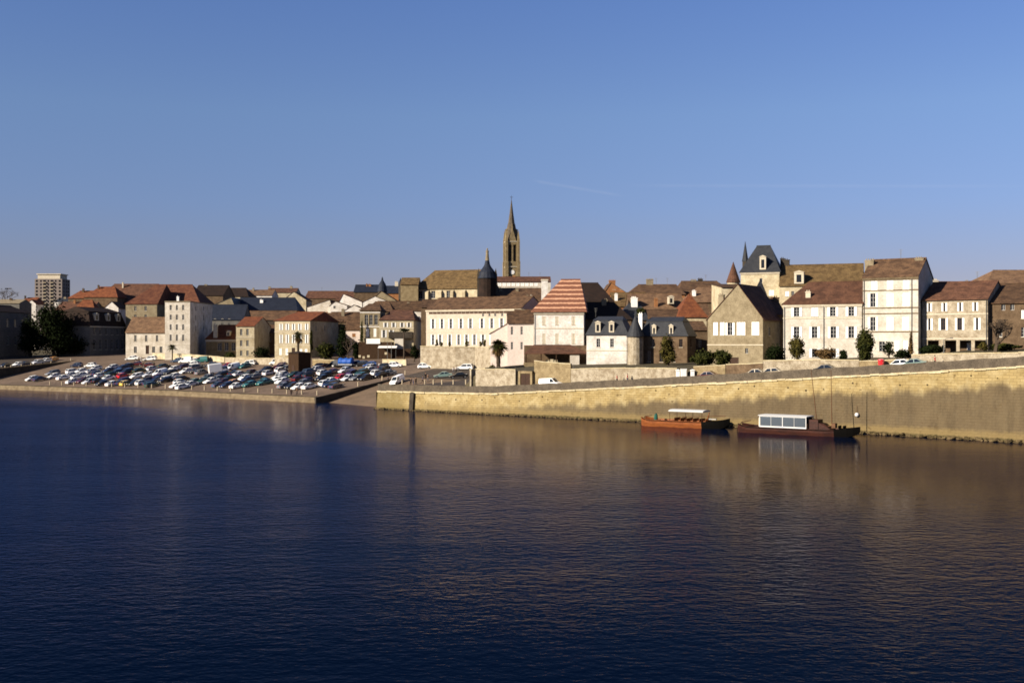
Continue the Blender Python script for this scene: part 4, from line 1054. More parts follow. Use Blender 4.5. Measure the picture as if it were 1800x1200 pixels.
B('white_gable_house', 'white gabled house front, lowest left of the cluster of white gables', 540, 584, 430, 540, 527, L=14, roof='gable_y', rc='brown_tile', wc='warm_white_plaster', ins=(.9,0))
B('white_gable_house', 'white house with one dark arched window in the cluster of white gables', 580, 610, 426, 537, 530, L=14, roof='gable_y', rc='brown_tile', wc='white_plaster', ins=(.3,0), wins=[('plain',[588],534,542,4)])
B('white_gable_house', 'tallest white gable of the cluster, roof falling to the right', 596, 636, 436, 531, 517, L=16, roof='gable_y', rc='red_tile', wc='white_plaster', ins=(.18,0))
B('white_gable_house', 'broad low white gable in front of the cluster of white gables', 604, 644, 416, 547, 536, L=12, roof='gable_y', rc='brown_tile', wc='white_plaster', ins=(.45,0))
B('white_gable_house', 'white gable with a shallow roof nearest the slate town hall', 638, 684, 425, 531, 521, L=14, roof='gable_y', rc='brown_tile', wc='white_plaster', ins=(.45,0))
B('slate_roof_hall', 'hall with a dark slate roof left of the small dome', 622, 666, 470, 513, 501, L=12, roof='gable', rc='blue_slate', wc='brown_stone', ins=(0,0))
B('slate_roof_hall', 'slate roofed hall between the small dome and the church', 674, 708, 470, 515, 503, L=12, roof='gable', rc='blue_slate', wc='orange_wall', chim=[(697,495,1.4,.5,'trim_stone')])
turret('small_dome', 'small dark slate dome on the skyline left of the church', 672, 462, 8, 512, 486, 'dark_stone', 'blue_slate', bell=True)
turret('small_cupola', 'tiny dark cupola beside the left end of the church', 704, 455, 3.5, 500, 488, 'dark_stone', 'blue_slate', bell=True)
B('brown_gable_house', 'grey-brown gabled house below the small dome', 650, 700, 440, 531, 512, L=14, roof='gable_y', rc='brown_tile', wc='grey_stone', ins=(.4,0))
B('brown_roof_house', 'low brown roofs below the church, above the cream corner house', 660, 760, 385, 546, 530, L=16, roof='gable', rc='brown_tile', wc='white_plaster', chim=[(668,533,1.0,.5),(718,532,1.0,.4)])
B('brown_roof_house', 'dark brown roof wedged behind the narrow grey bay house', 640, 690, 372, 547, 530, L=14, roof='hip', rc='brown_tile', wc='brown_stone', ins=(15,10), chim=[(669,535,1,.4,'trim_stone')])
B('brown_roof_house', 'brown roofs below the church nave behind the long white building', 740, 860, 372, 540, 527, L=16, roof='gable', rc='brown_tile', wc='brown_stone', chim=[(772,524,1.1,.5),(820,524,1.0,.5)])
B('striped_school', 'long building with white window bands and a dark red roof right of the spire', 868, 968, 430, 495, 487, L=14, roof='gable', rc='red_tile', wc='warm_white_plaster', wins=[('closed',[878,886,894,902,910,918,926,934,942],497,503,6.2)], aer=(930,950))
B('arched_roof_house', 'low tan house with brown roof under the white window bands', 868, 952, 400, 520, 507, L=14, roof='gable', rc='brown_tile', wc='cream_plaster', chim=[(880,506,1,.3),(909,507,1,.3)])
B('brown_roof_house', 'brown roof sloping down between the long white building and the striped roof', 880, 960, 330, 546, 521, L=14, roof='gable', rc='brown_tile', wc='brown_stone')
B('brown_roof_house', 'dark brown roof directly left of the striped roof', 905, 952, 300, 562, 545, L=14, roof='gable', rc='brown_tile', wc='warm_white_plaster')
B('white_stack_tower', 'slim white square tower left of the striped roof', 952, 963, 300, 493, 491, L=2, roof='flat', rc='trim_stone', wc='white_plaster', cat='tower')
B('dark_roof_house', 'large roof in deep shade immediately right of the striped roof', 1015, 1078, 275, 530, 497, L=18, roof='hip', rc='dark_tile', wc='brown_stone', ins=(5,22), chim=[(1043,528,1.0,.2,'trim_stone')])
B('dark_roof_house', 'lower dark roof behind the slate mansard house', 1024, 1110, 256, 561, 530, L=16, roof='hip', rc='dark_tile', wc='brown_stone', ins=(10,26))
B('red_wall_house', 'red-orange gabled house with white trim right of the striped roof', 1060, 1106, 330, 518, 497, L=16, roof='gable_y', rc='brown_tile', wc='orange_wall', ins=(.3,0), wins=[('closed',[1080,1092],504,509,5)], chim=[(1076,493,2.0,.5,'orange_wall')])
B('ochre_roof_house', 'sunlit ochre-orange roof behind the slate cone', 1078, 1140, 300, 538, 515, L=16, roof='gable', rc='ochre_tile', wc='orange_wall', chim=[(1083,517,.8,.2,'shutter_white')])
B('dark_roof_house', 'dark roof behind the round turret cone', 1086, 1140, 262, 562, 533, L=14, roof='hip', rc='slate', wc='brown_stone', ins=(25,10), chim=[(1115,523,1.5,.4,'shutter_white')])
B('long_orange_house', 'long low orange-walled house with a dark brown roof on the skyline', 1106, 1204, 310, 517, 500, L=16, roof='hip', rc='brown_tile', wc='orange_wall', ins=(22,8), chim=[(1142,491,2.0,.5)], aer=(1160,1180))
B('orange_roof_house', 'orange-brown roof terrace with white dormers below the long orange house', 1108, 1204, 285, 545, 517, L=14, roof='gable', rc='tan_tile', wc='brown_stone', dorm=[(1115,524,533,9),(1180,522,534,9)], chim=[(1153,525,.9,.1,'orange_wall')])
B('brown_roof_house', 'brown roof on the skyline right of centre with a dark chimney', 1196, 1290, 320, 514, 494, L=18, roof='hip', rc='brown_tile', wc='brown_stone', ins=(10,20), chim=[(1219,492,1.6,.5),(1231,490,1.4,.5,'dark_stone')], aer=(1250,))
B('brown_roof_house', 'lower sunlit brown roof left of the red turret', 1206, 1292, 295, 531, 504, L=16, roof='hip', rc='tan_tile', wc='brown_stone', ins=(30,6), chim=[(1220,511,.9,.2,'shutter_white'),(1265,512,1.4,.3,'shutter_white')])
B('cream_gable_behind', 'cream wall with a pointed roof just behind the stone gable apex', 1268, 1312, 245, 505, 498, L=12, roof='shed', rc='brown_tile', wc='cream_plaster')
B('dark_red_wing', 'dark red roofed wing between stone gable and wide white house', 1338, 1380, 222, 553, 524, L=16, roof='gable', rc='red_tile', wc='brown_stone', wins=[('plain',[1352,1368],575,585,5)])
B('dark_roof_house', 'shaded dark roof between the tallest white house and the arcade house', 1618, 1665, 232, 524, 500, L=14, roof='gable', rc='dark_tile', wc='brown_stone', chim=[(1647,492,2.2,.6,'trim_stone')])
B('red_roof_house', 'thin red roofline on the skyline behind the arcade house', 1660, 1745, 270, 505, 496, L=12, roof='gable', rc='red_tile', wc='pink_plaster', chim=[(1700,494,1,.5)])
B('infill_house', 'brown-roofed house behind the dark garden trees', 540, 600, 392, 568, 551, L=14, roof='gable', rc='brown_tile', wc='brown_stone')
B('infill_house', 'brown roofed house between the evergreen and the cloister', 96, 160, 450, 545, 531, L=16, roof='gable', rc='red_tile', wc='grey_render')
B('infill_house', 'dim brown house behind the narrow shaded house', 1200, 1250, 285, 560, 535, L=12, roof='gable', rc='brown_tile', wc='brown_stone')
B('infill_house', 'low shaded house behind the stone mansard house', 1140, 1200, 262, 560, 545, L=12, roof='gable', rc='brown_tile', wc='brown_stone')

# ------------------------------------------------------------------ vegetation
def leaves(bm, lobes, n, size, rnd, flat=1.0, shell=.45):
    tot = sum(l[1][0]*l[1][1]*l[1][2] for l in lobes)
    for c, r in lobes:
        k = int(.75*n*r[0]*r[1]*r[2]/tot)
        for _ in range(k):
            while True:
                v = Vector((rnd.uniform(-1,1), rnd.uniform(-1,1), rnd.uniform(-1,1)))
                if shell < v.length < 1 or (v.length < shell and rnd.random() < .15): break
            v *= 1+rnd.gauss(0,.15)+(.35*rnd.random() if rnd.random() < .06 else 0)
            p = Vector(c) + Vector((v.x*r[0], v.y*r[1], v.z*r[2]))
            nrm = (v.normalized() + Vector((rnd.gauss(0,.5), rnd.gauss(0,.5), rnd.gauss(0,.5)))).normalized()
            t = nrm.orthogonal().normalized(); b = nrm.cross(t); a = rnd.uniform(0,6.28)
            t, b = t*math.cos(a)+b*math.sin(a), b*math.cos(a)-t*math.sin(a)
            s = size*rnd.uniform(.6,1.3)
            bm.faces.new([bm.verts.new(q) for q in (p-t*s, p-b*s*.55, p+t*s*.9, p+b*s*.5)])
def tree(name, label, px, d, ytop, ybot, wpx, m, n=1500, size=.35, seed=1, kind='round', trunk=.12, group=None, cat='tree', nl=9, base=None):
    rnd = random.Random(seed)
    g = ground_at(px, d)
    if base is not None: g.z = H-(base-600)*d/F
    root = thing(name, label, cat, g, 0, group)
    zt = H-(ytop-600)*d/F-g.z; zb = max(H-(ybot-600)*d/F-g.z, .1); r = wpx*d/F/2; hh = (zt-zb)/2
    lobes = []
    if kind == 'cone':
        for i in range(9):
            f = i/8; rr = r*(1-f*.8)**.8
            lobes.append(((rnd.uniform(-.1,.1)*r, rnd.uniform(-.1,.1)*r, zb+(zt-zb)*(f*.9+.05)), (rr, rr, (zt-zb)*.12)))
    else:
        for i in range(nl):
            a = rnd.uniform(0,6.28); q = rnd.uniform(.2,.62)
            zq = rnd.uniform(-.72,.6); q *= (1.15 if zq < .1 else .8)
            lobes.append(((math.cos(a)*r*q, math.sin(a)*r*q, zb+hh+zq*hh), (r*rnd.uniform(.32,.5), r*rnd.uniform(.32,.5), hh*rnd.uniform(.28,.42))))
        lobes.append(((0,0,zb+hh), (r*.66,r*.66,hh*.97)))
    bm = bmesh.new(); leaves(bm, lobes, n, size, rnd); obj('crown', bm, m, root, recalc=False)
    bm = bmesh.new(); tw = max(.08, r*trunk)
    tube(bm, [(0,0,-.5),(.05*r,0,zb*.6),(-.03*r,.05*r,zb+hh*.6),(0,0,zb+hh*1.2)], [tw*1.3,tw,tw*.7,tw*.25], 7)
    for i in range(5):
        a = rnd.uniform(0,6.28); z0 = zb+hh*rnd.uniform(0,.6)
        tube(bm, [(0,0,z0),(math.cos(a)*r*.35,math.sin(a)*r*.35,z0+hh*.4),(math.cos(a)*r*.6,math.sin(a)*r*.6,z0+hh*.75)], [tw*.45,tw*.3,tw*.1], 5)
    obj('trunk', bm, 'bark', root)
    return root
def bare_tree(label, px, d, ytop, wpx, seed, m='bark', base=None, thick=.22, depth=5, spread=.62, pollard=False):
    rnd = random.Random(seed); g = ground_at(px, d)
    if base is not None: g.z = H-(base-600)*d/F
    root = thing('bare_tree', label, 'tree', g)
    ht = H-(ytop-600)*d/F-g.z; bt = bmesh.new(); bc = bmesh.new()
    def grow(bm, p, dr, ln, r, lv):
        q = p+dr*ln; mid = p.lerp(q,.5)+Vector((rnd.gauss(0,.05),rnd.gauss(0,.05),0))*ln
        tube(bm, [p,mid,q], [r,r*.85,r*.65], 5 if lv > 1 else 3, cap=False)
        if lv >= depth: return
        for _ in range(3 if lv > 0 else 5):
            nd = (dr + Vector((rnd.gauss(0,spread),rnd.gauss(0,spread),rnd.gauss(.08,spread*.6)))).normalized()
            grow(bc, q, nd, ln*rnd.uniform(.6,.82), r*.58, lv+1)
    grow(bt, Vector((0,0,-.3)), Vector((0,0,1)), ht*.36, thick, 0)
    obj('trunk', bt, m, root)
    # keep the crown inside its height and width
    wr = wpx*d/F/2
    for v in bc.verts:
        v.co.z = min(v.co.z, ht*(1-.05*rnd.random())); q = math.hypot(v.co.x, v.co.y)
        if q > wr: v.co.x *= wr/q; v.co.y *= wr/q
    obj('crown', bc, m, root, recalc=False)
    return root
def palm(label, px, d, ytop, ybot, wpx, seed, trunk_w=.4, skirt=True, n=46):
    rnd = random.Random(seed); g = ground_at(px, d)
    root = thing('palm_tree', label, 'palm', g)
    zt = H-(ytop-600)*d/F-g.z; hw = wpx*d/F/2; zc = zt-hw*.75
    bm = bmesh.new(); pr = [(trunk_w*1.15,-.6)]
    z = .2
    while z < zc: pr += [(trunk_w*rnd.uniform(.8,1.0),z),(trunk_w*rnd.uniform(.95,1.1),z+.2)]; z += .4
    pr.append((trunk_w*.9, zc+.3)); lathe(bm, pr, 9); obj('trunk', bm, 'bark', root)
    def fronds(bm, k, el0, el1, ln, droop):
        for i in range(k):
            a = rnd.uniform(0,6.28); el = rnd.uniform(el0,el1); dr = Vector((math.cos(a)*math.cos(el), math.sin(a)*math.cos(el), math.sin(el)))
            side = Vector((-math.sin(a),math.cos(a),0)); l = ln*rnd.uniform(.8,1.1); pts = []
            for j in range(7):
                f = j/6; pts.append(Vector((0,0,zc)) + dr*l*f + Vector((0,0,-droop*l*f*f)))
            for j in range(6):
                p, q = pts[j], pts[j+1]; wd = l*.24*math.sin(math.pi*min(1,(j+1)/6.3))
                for s in (-1,1):
                    for t in (0,.5):
                        a0 = p.lerp(q,t); a1 = p.lerp(q,t+.42)
                        e = a0.lerp(a1,.9) + side*s*wd*rnd.uniform(.8,1.2) - Vector((0,0,wd*.35))
                        bm.faces.new([bm.verts.new(v) for v in (a0,a1,e)])
    bm = bmesh.new(); fronds(bm, n, -.25, 1.35, hw*1.15, .42); obj('crown', bm, 'leaf_mid', root, recalc=False)
    if skirt:
        bm = bmesh.new(); fronds(bm, n, -1.3, -.5, hw*1.05, .25); obj('dead_fronds', bm, 'leaf_dry', root, recalc=False)
    return root
tree('evergreen_tree', 'huge dark evergreen shading the upper road at the far left', 93, 388, 531, 644, 80, 'leaf_dark', 12000, .5, 8, nl=20, trunk=.07)
tree('evergreen_tree', 'smaller brownish tree left of the huge dark evergreen', 52, 390, 556, 640, 52, 'leaf_dark', 4500, .45, 4, nl=9)
tree('evergreen_tree', 'dark ragged shrubbery below the shaded mansard house', 142, 394, 586, 636, 54, 'leaf_dark', 3500, .4, 14, nl=9)
bare_tree('bare rounded winter tree on the skyline at the far left edge', 10, 520, 506, 44, 3, base=548, thick=.3)
palm('shaggy fan palm with two slim trunks at the corner beside the pink house', 876, 246, 594, 650, 34, 5, .5, n=150)
palm('tall palm with a drooping tan crown in front of the wide cream house', 524, 334, 580, 640, 26, 6, .35, skirt=True, n=50)
palm('small round-headed palm at the foot of the tall cream block', 303, 348, 603, 625, 20, 7, .22, skirt=False, n=60)
tree('garden_tree', 'dark garden tree behind the blue tarpaulin', 602, 330, 590, 634, 34, 'leaf_dark', 2600, .36, 21)
tree('garden_tree', 'dark bushy tree right of the brown timber hut', 572, 332, 602, 636, 40, 'leaf_mid', 2200, .36, 22)
tree('garden_tree', 'tall thin dark tree deep in the garden beside the salmon cottage', 602, 348, 566, 625, 20, 'leaf_dark', 1200, .36, 23)
tree('garden_tree', 'dark tree under the narrow grey house', 628, 330, 600, 634, 24, 'leaf_dark', 1500, .36, 24)
tree('ivy_column', 'narrow green climber on the corner of the wide cream house', 547, 343, 575, 622, 6, 'leaf_mid', 900, .3, 25, cat='climber')
tree('ivy_column', 'green climber between the salmon cottage and the narrow grey house', 636, 337, 565, 600, 6, 'leaf_mid', 600, .3, 26, cat='climber')
bare_tree('gnarled bare tree with a pale trunk left of the narrow grey house', 612, 326, 588, 26, 9, thick=.18, depth=4)
tree('pollarded_tree', 'flat-topped dark pollarded tree in front of the corner cream house', 710, 304, 577, 583, 22, 'leaf_dark', 400, .3, 27, trunk=.12)
tree('pollarded_tree', 'dark clipped tree at the left end of the rough stone garden wall', 728, 303, 606, 630, 20, 'leaf_dark', 900, .3, 28)
tree('garden_shrub', 'green shrub on the terrace corner between the palm and the light patched wall', 866, 246, 641, 652, 14, 'leaf_olive', 700, .22, 29, cat='shrub')
for i, (px, w_, t_) in enumerate(((768,7,596),(776,6,600),(790,7,599),(821,9,597),(845,8,599),(852,7,595))):
    tree('terrace_shrub', 'little potted tree on the long white building terrace, %s from the left' % ['first','second','third','fourth','fifth','sixth'][i], px, 309, t_, 609, w_, 'leaf_olive', 220, .22, 40+i, group='small trees along the long white terrace', cat='shrub', base=611)
tree('round_tree', 'olive-green round tree in front of the long slate mansard house', 1174, 222, 590, 640, 36, 'leaf_olive', 2600, .27, 31)
tree('hedge', 'wide dark hedge above the white gate posts', 1238, 211, 616, 646, 54, 'leaf_mid', 2600, .27, 32, cat='hedge')
tree('hedge', 'dark hedge at the foot of the stone gable house', 1270, 209, 614, 646, 44, 'leaf_mid', 2200, .27, 33, cat='hedge')
tree('round_tree', 'bronze-green round bush left of the wide white house', 1401, 192, 592, 632, 36, 'leaf_olive', 2600, .24, 34)
tree('garden_shrub', 'low grey-violet shrubs below the wide white house', 1452, 193, 612, 634, 56, 'leaf_dry', 2200, .2, 35, cat='shrub')
tree('garden_shrub', 'small dark clipped bush beside the domed evergreen', 1483, 191, 615, 634, 16, 'leaf_dark', 900, .2, 36, cat='shrub')
tree('domed_evergreen', 'big dark egg-shaped evergreen between the two white houses', 1521, 188, 577, 634, 44, 'leaf_mid', 4500, .26, 37, nl=12)
tree('garden_shrub', 'leggy blue-grey shrub before the tallest white house', 1562, 187, 598, 625, 26, 'leaf_dark', 700, .2, 38, cat='shrub')
tree('garden_shrub', 'dark red-brown hedge below the tallest white house', 1588, 186, 614, 633, 34, 'leaf_dark', 1500, .22, 39, cat='shrub')
tree('slim_cypress', 'small pointed brown cypress at the right corner of the tallest white house', 1601, 189, 583, 620, 9, 'leaf_dry', 700, .22, 51, kind='cone')
bare_tree('large pollarded plane tree with twisted bare branches in front of the brown stone house', 1752, 181, 560, 52, 12, thick=.45, depth=5, spread=.5, base=628, m='bark')
tree('hedge', 'dark green hedge below the brown stone house', 1762, 184, 604, 624, 60, 'leaf_mid', 2600, .25, 52, cat='hedge')
tree('hedge', 'dark hedge under the arcade of the arcade house', 1640, 186, 606, 624, 60, 'leaf_dark', 2600, .25, 53, cat='hedge')
tree('garden_shrub', 'yellowish shrub at the right end of the arcade', 1728, 187, 600, 622, 18, 'leaf_olive', 800, .22, 54, cat='shrub')
tree('garden_shrub', 'dark shrubs right of the stone gable house', 1362, 200, 606, 634, 44, 'leaf_dark', 2200, .24, 55, cat='shrub')
tree('garden_shrub', 'green shrubs by the narrow cream house terrace', 404, 340, 618, 632, 26, 'leaf_mid', 900, .28, 56, cat='shrub')
tree('garden_shrub', 'dark shrubs under the shaded flank of the narrow cream house', 462, 338, 610, 632, 36, 'leaf_dark', 1400, .3, 57, cat='shrub')
tree('roof_garden_bush', 'green bush on the terrace roof behind the round turret', 1126, 250, 540, 556, 22, 'leaf_mid', 700, .25, 58, cat='shrub', base=560)

# ------------------------------------------------------------------ vehicles
def paint(name, c, metal=.0): mat('paint_'+name, c, rough=.35, spec=.5, coat=.6, metal=metal)
for n_, c_ in dict(white=(.80,.80,.78), silver=(.55,.56,.58), grey=(.15,.155,.165), black=(.008,.008,.010), navy=(.010,.020,.055), blue=(.03,.09,.30), slate=(.045,.075,.13), teal=(.02,.11,.105),
                   green=(.012,.045,.028), red=(.50,.012,.018), maroon=(.07,.008,.012), yellow=(.62,.42,.08), orange=(.55,.26,.07), purple=(.05,.02,.06), beige=(.42,.36,.26), sage=(.16,.24,.22)).items(): paint(n_, c_)
mat('tyre', (.01,.01,.01), rough=.9); mat('rim', (.35,.35,.36), rough=.4, metal=.6)
mat('car_glass', (.012,.016,.020), rough=.08, spec=.6); mat('lamp_glass', (.7,.68,.6), rough=.2); mat('tail_lamp', (.35,.01,.01), rough=.3)
CM = {}
def car_meshes(t):
    if t in CM: return CM[t]
    if t == 'hatch':  Lc, Wd, prof, g = 3.8, 1.62, [(0,.32),(.02,.62),(.9,.86),(1.05,.92),(3.7,.95),(3.8,.6),(3.78,.32)], [(1.0,.90),(1.65,1.38),(3.1,1.40),(3.72,.93)]
    elif t == 'sedan': Lc, Wd, prof, g = 4.4, 1.7, [(0,.32),(.02,.62),(1.1,.84),(1.25,.9),(3.65,.94),(4.35,.9),(4.4,.5),(4.38,.32)], [(1.2,.88),(1.95,1.37),(3.0,1.38),(3.75,.92)]
    elif t == 'estate': Lc, Wd, prof, g = 4.4, 1.7, [(0,.32),(.02,.62),(1.1,.85),(1.25,.9),(4.32,.96),(4.4,.6),(4.38,.32)], [(1.2,.88),(1.9,1.42),(3.95,1.44),(4.33,.95)]
    elif t == 'van': Lc, Wd, prof, g = 4.3, 1.75, [(0,.32),(.03,.7),(.7,.98),(1.0,1.05),(1.0,1.05),(4.25,1.08),(4.3,.6),(4.28,.32)], [(.85,1.0),(1.5,1.72),(4.15,1.8),(4.27,1.05)]
    elif t == 'truck': Lc, Wd, prof, g = 5.4, 2.1, [(0,.4),(.03,.9),(.25,1.2),(1.75,1.2),(1.8,.7),(5.4,.65),(5.4,.45)], [(.15,1.15),(.5,2.0),(1.5,2.05),(1.7,1.15)]
    hw = Wd/2
    body = bmesh.new()
    def ring(x, z, k): return [body.verts.new((x-Lc/2, s*hw*k, z)) for s in (-1,1)]
    rs = [ring(x, z, .90 if (i in (0, len(prof)-1)) else (.96 if i == 1 else 1)) for i, (x, z) in enumerate(prof)]
    for a, b in zip(rs, rs[1:]+rs[:1]): body.faces.new((a[0],a[1],b[1],b[0]))
    body.faces.new([r[0] for r in rs]); body.faces.new([r[1] for r in rs][::-1])
    bmesh.ops.remove_doubles(body, verts=body.verts[:], dist=.001)
    # roof panel
    (x0,z0),(x1,z1),(x2,z2),(x3,z3) = g
    k1 = .80
    hull(body, [(x-Lc/2, s*hw*(k1+(.02 if t_ == 0 else 0)), z+t_) for (x,z) in ((x1,z1),(x2,z2)) for s in (-1,1) for t_ in (0,.05)])
    for xa, za, xb, zb_ in ((x0,z0,x1,z1),(x3,z3,x2,z2)):      # corner pillars
        for s in (-1,1):
            hull(body, [(xa-Lc/2+o, s*(hw*.95-i*.07), za) for o in (-.05,.05) for i in (0,1)] + [(xb-Lc/2+o, s*(hw*k1-i*.07), zb_+.01) for o in (-.05,.05) for i in (0,1)])
    xm = (x1+x2)/2+.05
    for s in (-1,1): hull(body, [(xm-Lc/2+o, s*(hw*.96-i*.06), za) for za in (z0,) for o in (-.05,.05) for i in (0,1)] + [(xm-Lc/2+o, s*(hw*(k1+.01)-i*.06), z1) for o in (-.05,.05) for i in (0,1)])
    if t == 'van':   # closed cargo sides behind the cab door
        for s in (-1,1): hull(body, [(x-Lc/2, s*(hw*.955-i*.03), 1.06) for x in (1.95,4.2) for i in (0,1)] + [(x-Lc/2, s*(hw*(k1+.008)-i*.03), 1.76) for x in (1.95,4.1) for i in (0,1)])
    glass = bmesh.new()
    hull(glass, [(x-Lc/2, s*hw*.93, z-.02) for (x,z) in ((x0,z0),(x3,z3)) for s in (-1,1)] + [(x-Lc/2, s*hw*(k1-.02), z) for (x,z) in ((x1,z1),(x2,z2)) for s in (-1,1)])
    wheel = bmesh.new(); wr = .31 if t != 'truck' else .42
    ringp = [(wr*.62,-.1),(wr,-.1),(wr,.1),(wr*.62,.1)]
    lathe(wheel, ringp, 14); bmesh.ops.rotate(wheel, verts=wheel.verts[:], cent=(0,0,0), matrix=Matrix.Rotation(math.pi/2,3,'X'))
    rim = bmesh.new(); lathe(rim, [(wr*.6,-.11),(wr*.6,.11)], 12); bmesh.ops.rotate(rim, verts=rim.verts[:], cent=(0,0,0), matrix=Matrix.Rotation(math.pi/2,3,'X'))
    lamp = bmesh.new(); box(lamp, -.05, .03, -.17, .17, -.07, .07)
    tl = bmesh.new(); box(tl, -.03, .04, -.13, .13, -.09, .09)
    plate = bmesh.new(); box(plate, -.02, .02, -.25, .25, -.055, .055)
    def mk(name, bm, m):
        bmesh.ops.recalc_face_normals(bm, faces=bm.faces[:]); me = bpy.data.meshes.new(name); bm.to_mesh(me); bm.free(); me.materials.append(MATS[m]); return me
    CM[t] = dict(body=mk('car_body', body, 'paint_white'), glass=mk('car_windows', glass, 'car_glass'), wheel=mk('car_wheel', wheel, 'tyre'), rim=mk('car_rim', rim, 'rim'), lamp=mk('headlight', lamp, 'lamp_glass'), tail=mk('tail_light', tl, 'tail_lamp'), L=Lc, W=Wd, wr=wr)
    if t == 'truck':
        b = bmesh.new(); box(b, 1.9-Lc/2, Lc/2, -hw, hw, .7, 2.9); CM[t]['cargo'] = mk('cargo_box', b, 'paint_white')
    return CM[t]
def link(name, me, parent, loc=(0,0,0), m=None):
    o = bpy.data.objects.new(name, me); C.objects.link(o); o.parent = parent; o.location = loc
    if m: o.material_slots[0].link = 'OBJECT'; o.material_slots[0].material = MATS[m]
    return o
TN = dict(hatch='hatchback', sedan='saloon car', estate='estate car', van='van', truck='box truck')
def car(t, col, pos, ang, label, group):
    q = car_meshes(t)
    e = .6; f = Vector((math.cos(ang), math.sin(ang), 0)); sdv = Vector((-f.y, f.x, 0))
    gz = lambda v: G(v.x, v.y)+.035
    zf, zb_ = gz(pos-f*1.4), gz(pos+f*1.4); zl, zr_ = gz(pos+sdv*.8), gz(pos-sdv*.8)
    if max(zf,zb_,zl,zr_)-min(zf,zb_,zl,zr_) > .8: zf = zb_ = zl = zr_ = gz(pos)
    pitch = -math.atan2(zb_-zf, 2.8); roll = math.atan2(zl-zr_, 1.6)
    r = thing('parked_car' if t not in ('van','truck') else 'parked_'+t, label, {'van':'van','truck':'truck'}.get(t,'car'), (pos.x,pos.y,(zf+zb_+zl+zr_)/4), 0, group)
    r.rotation_euler = (roll, pitch, ang)
    link('body', q['body'], r, m='paint_'+col); link('windows', q['glass'], r)
    for xx in (-q['L']/2+.72, q['L']/2-.75):
        for s in (-1,1):
            wq = link('wheel', q['wheel'], r, (xx, s*(q['W']/2-.10), q['wr'])); link('rim', q['rim'], wq)
    for s in (-1,1):
        link('headlight', q['lamp'], r, (-q['L']/2+.03, s*q['W']*.33, .6)); link('tail_light', q['tail'], r, (q['L']/2-.02, s*q['W']*.38, .72))
    if t == 'truck': link('cargo_box', q['cargo'], r, m='paint_'+col)
    return r
N_ANG = math.atan2(NY, NX); B_ANG = math.atan2(-NX, NY)
w_, s_, g_, k_, n_, l_, t_, e_, r_, m_, y_, o_, p_, b_, c_ = 'white silver grey black navy slate teal green red maroon yellow orange purple beige blue'.split()
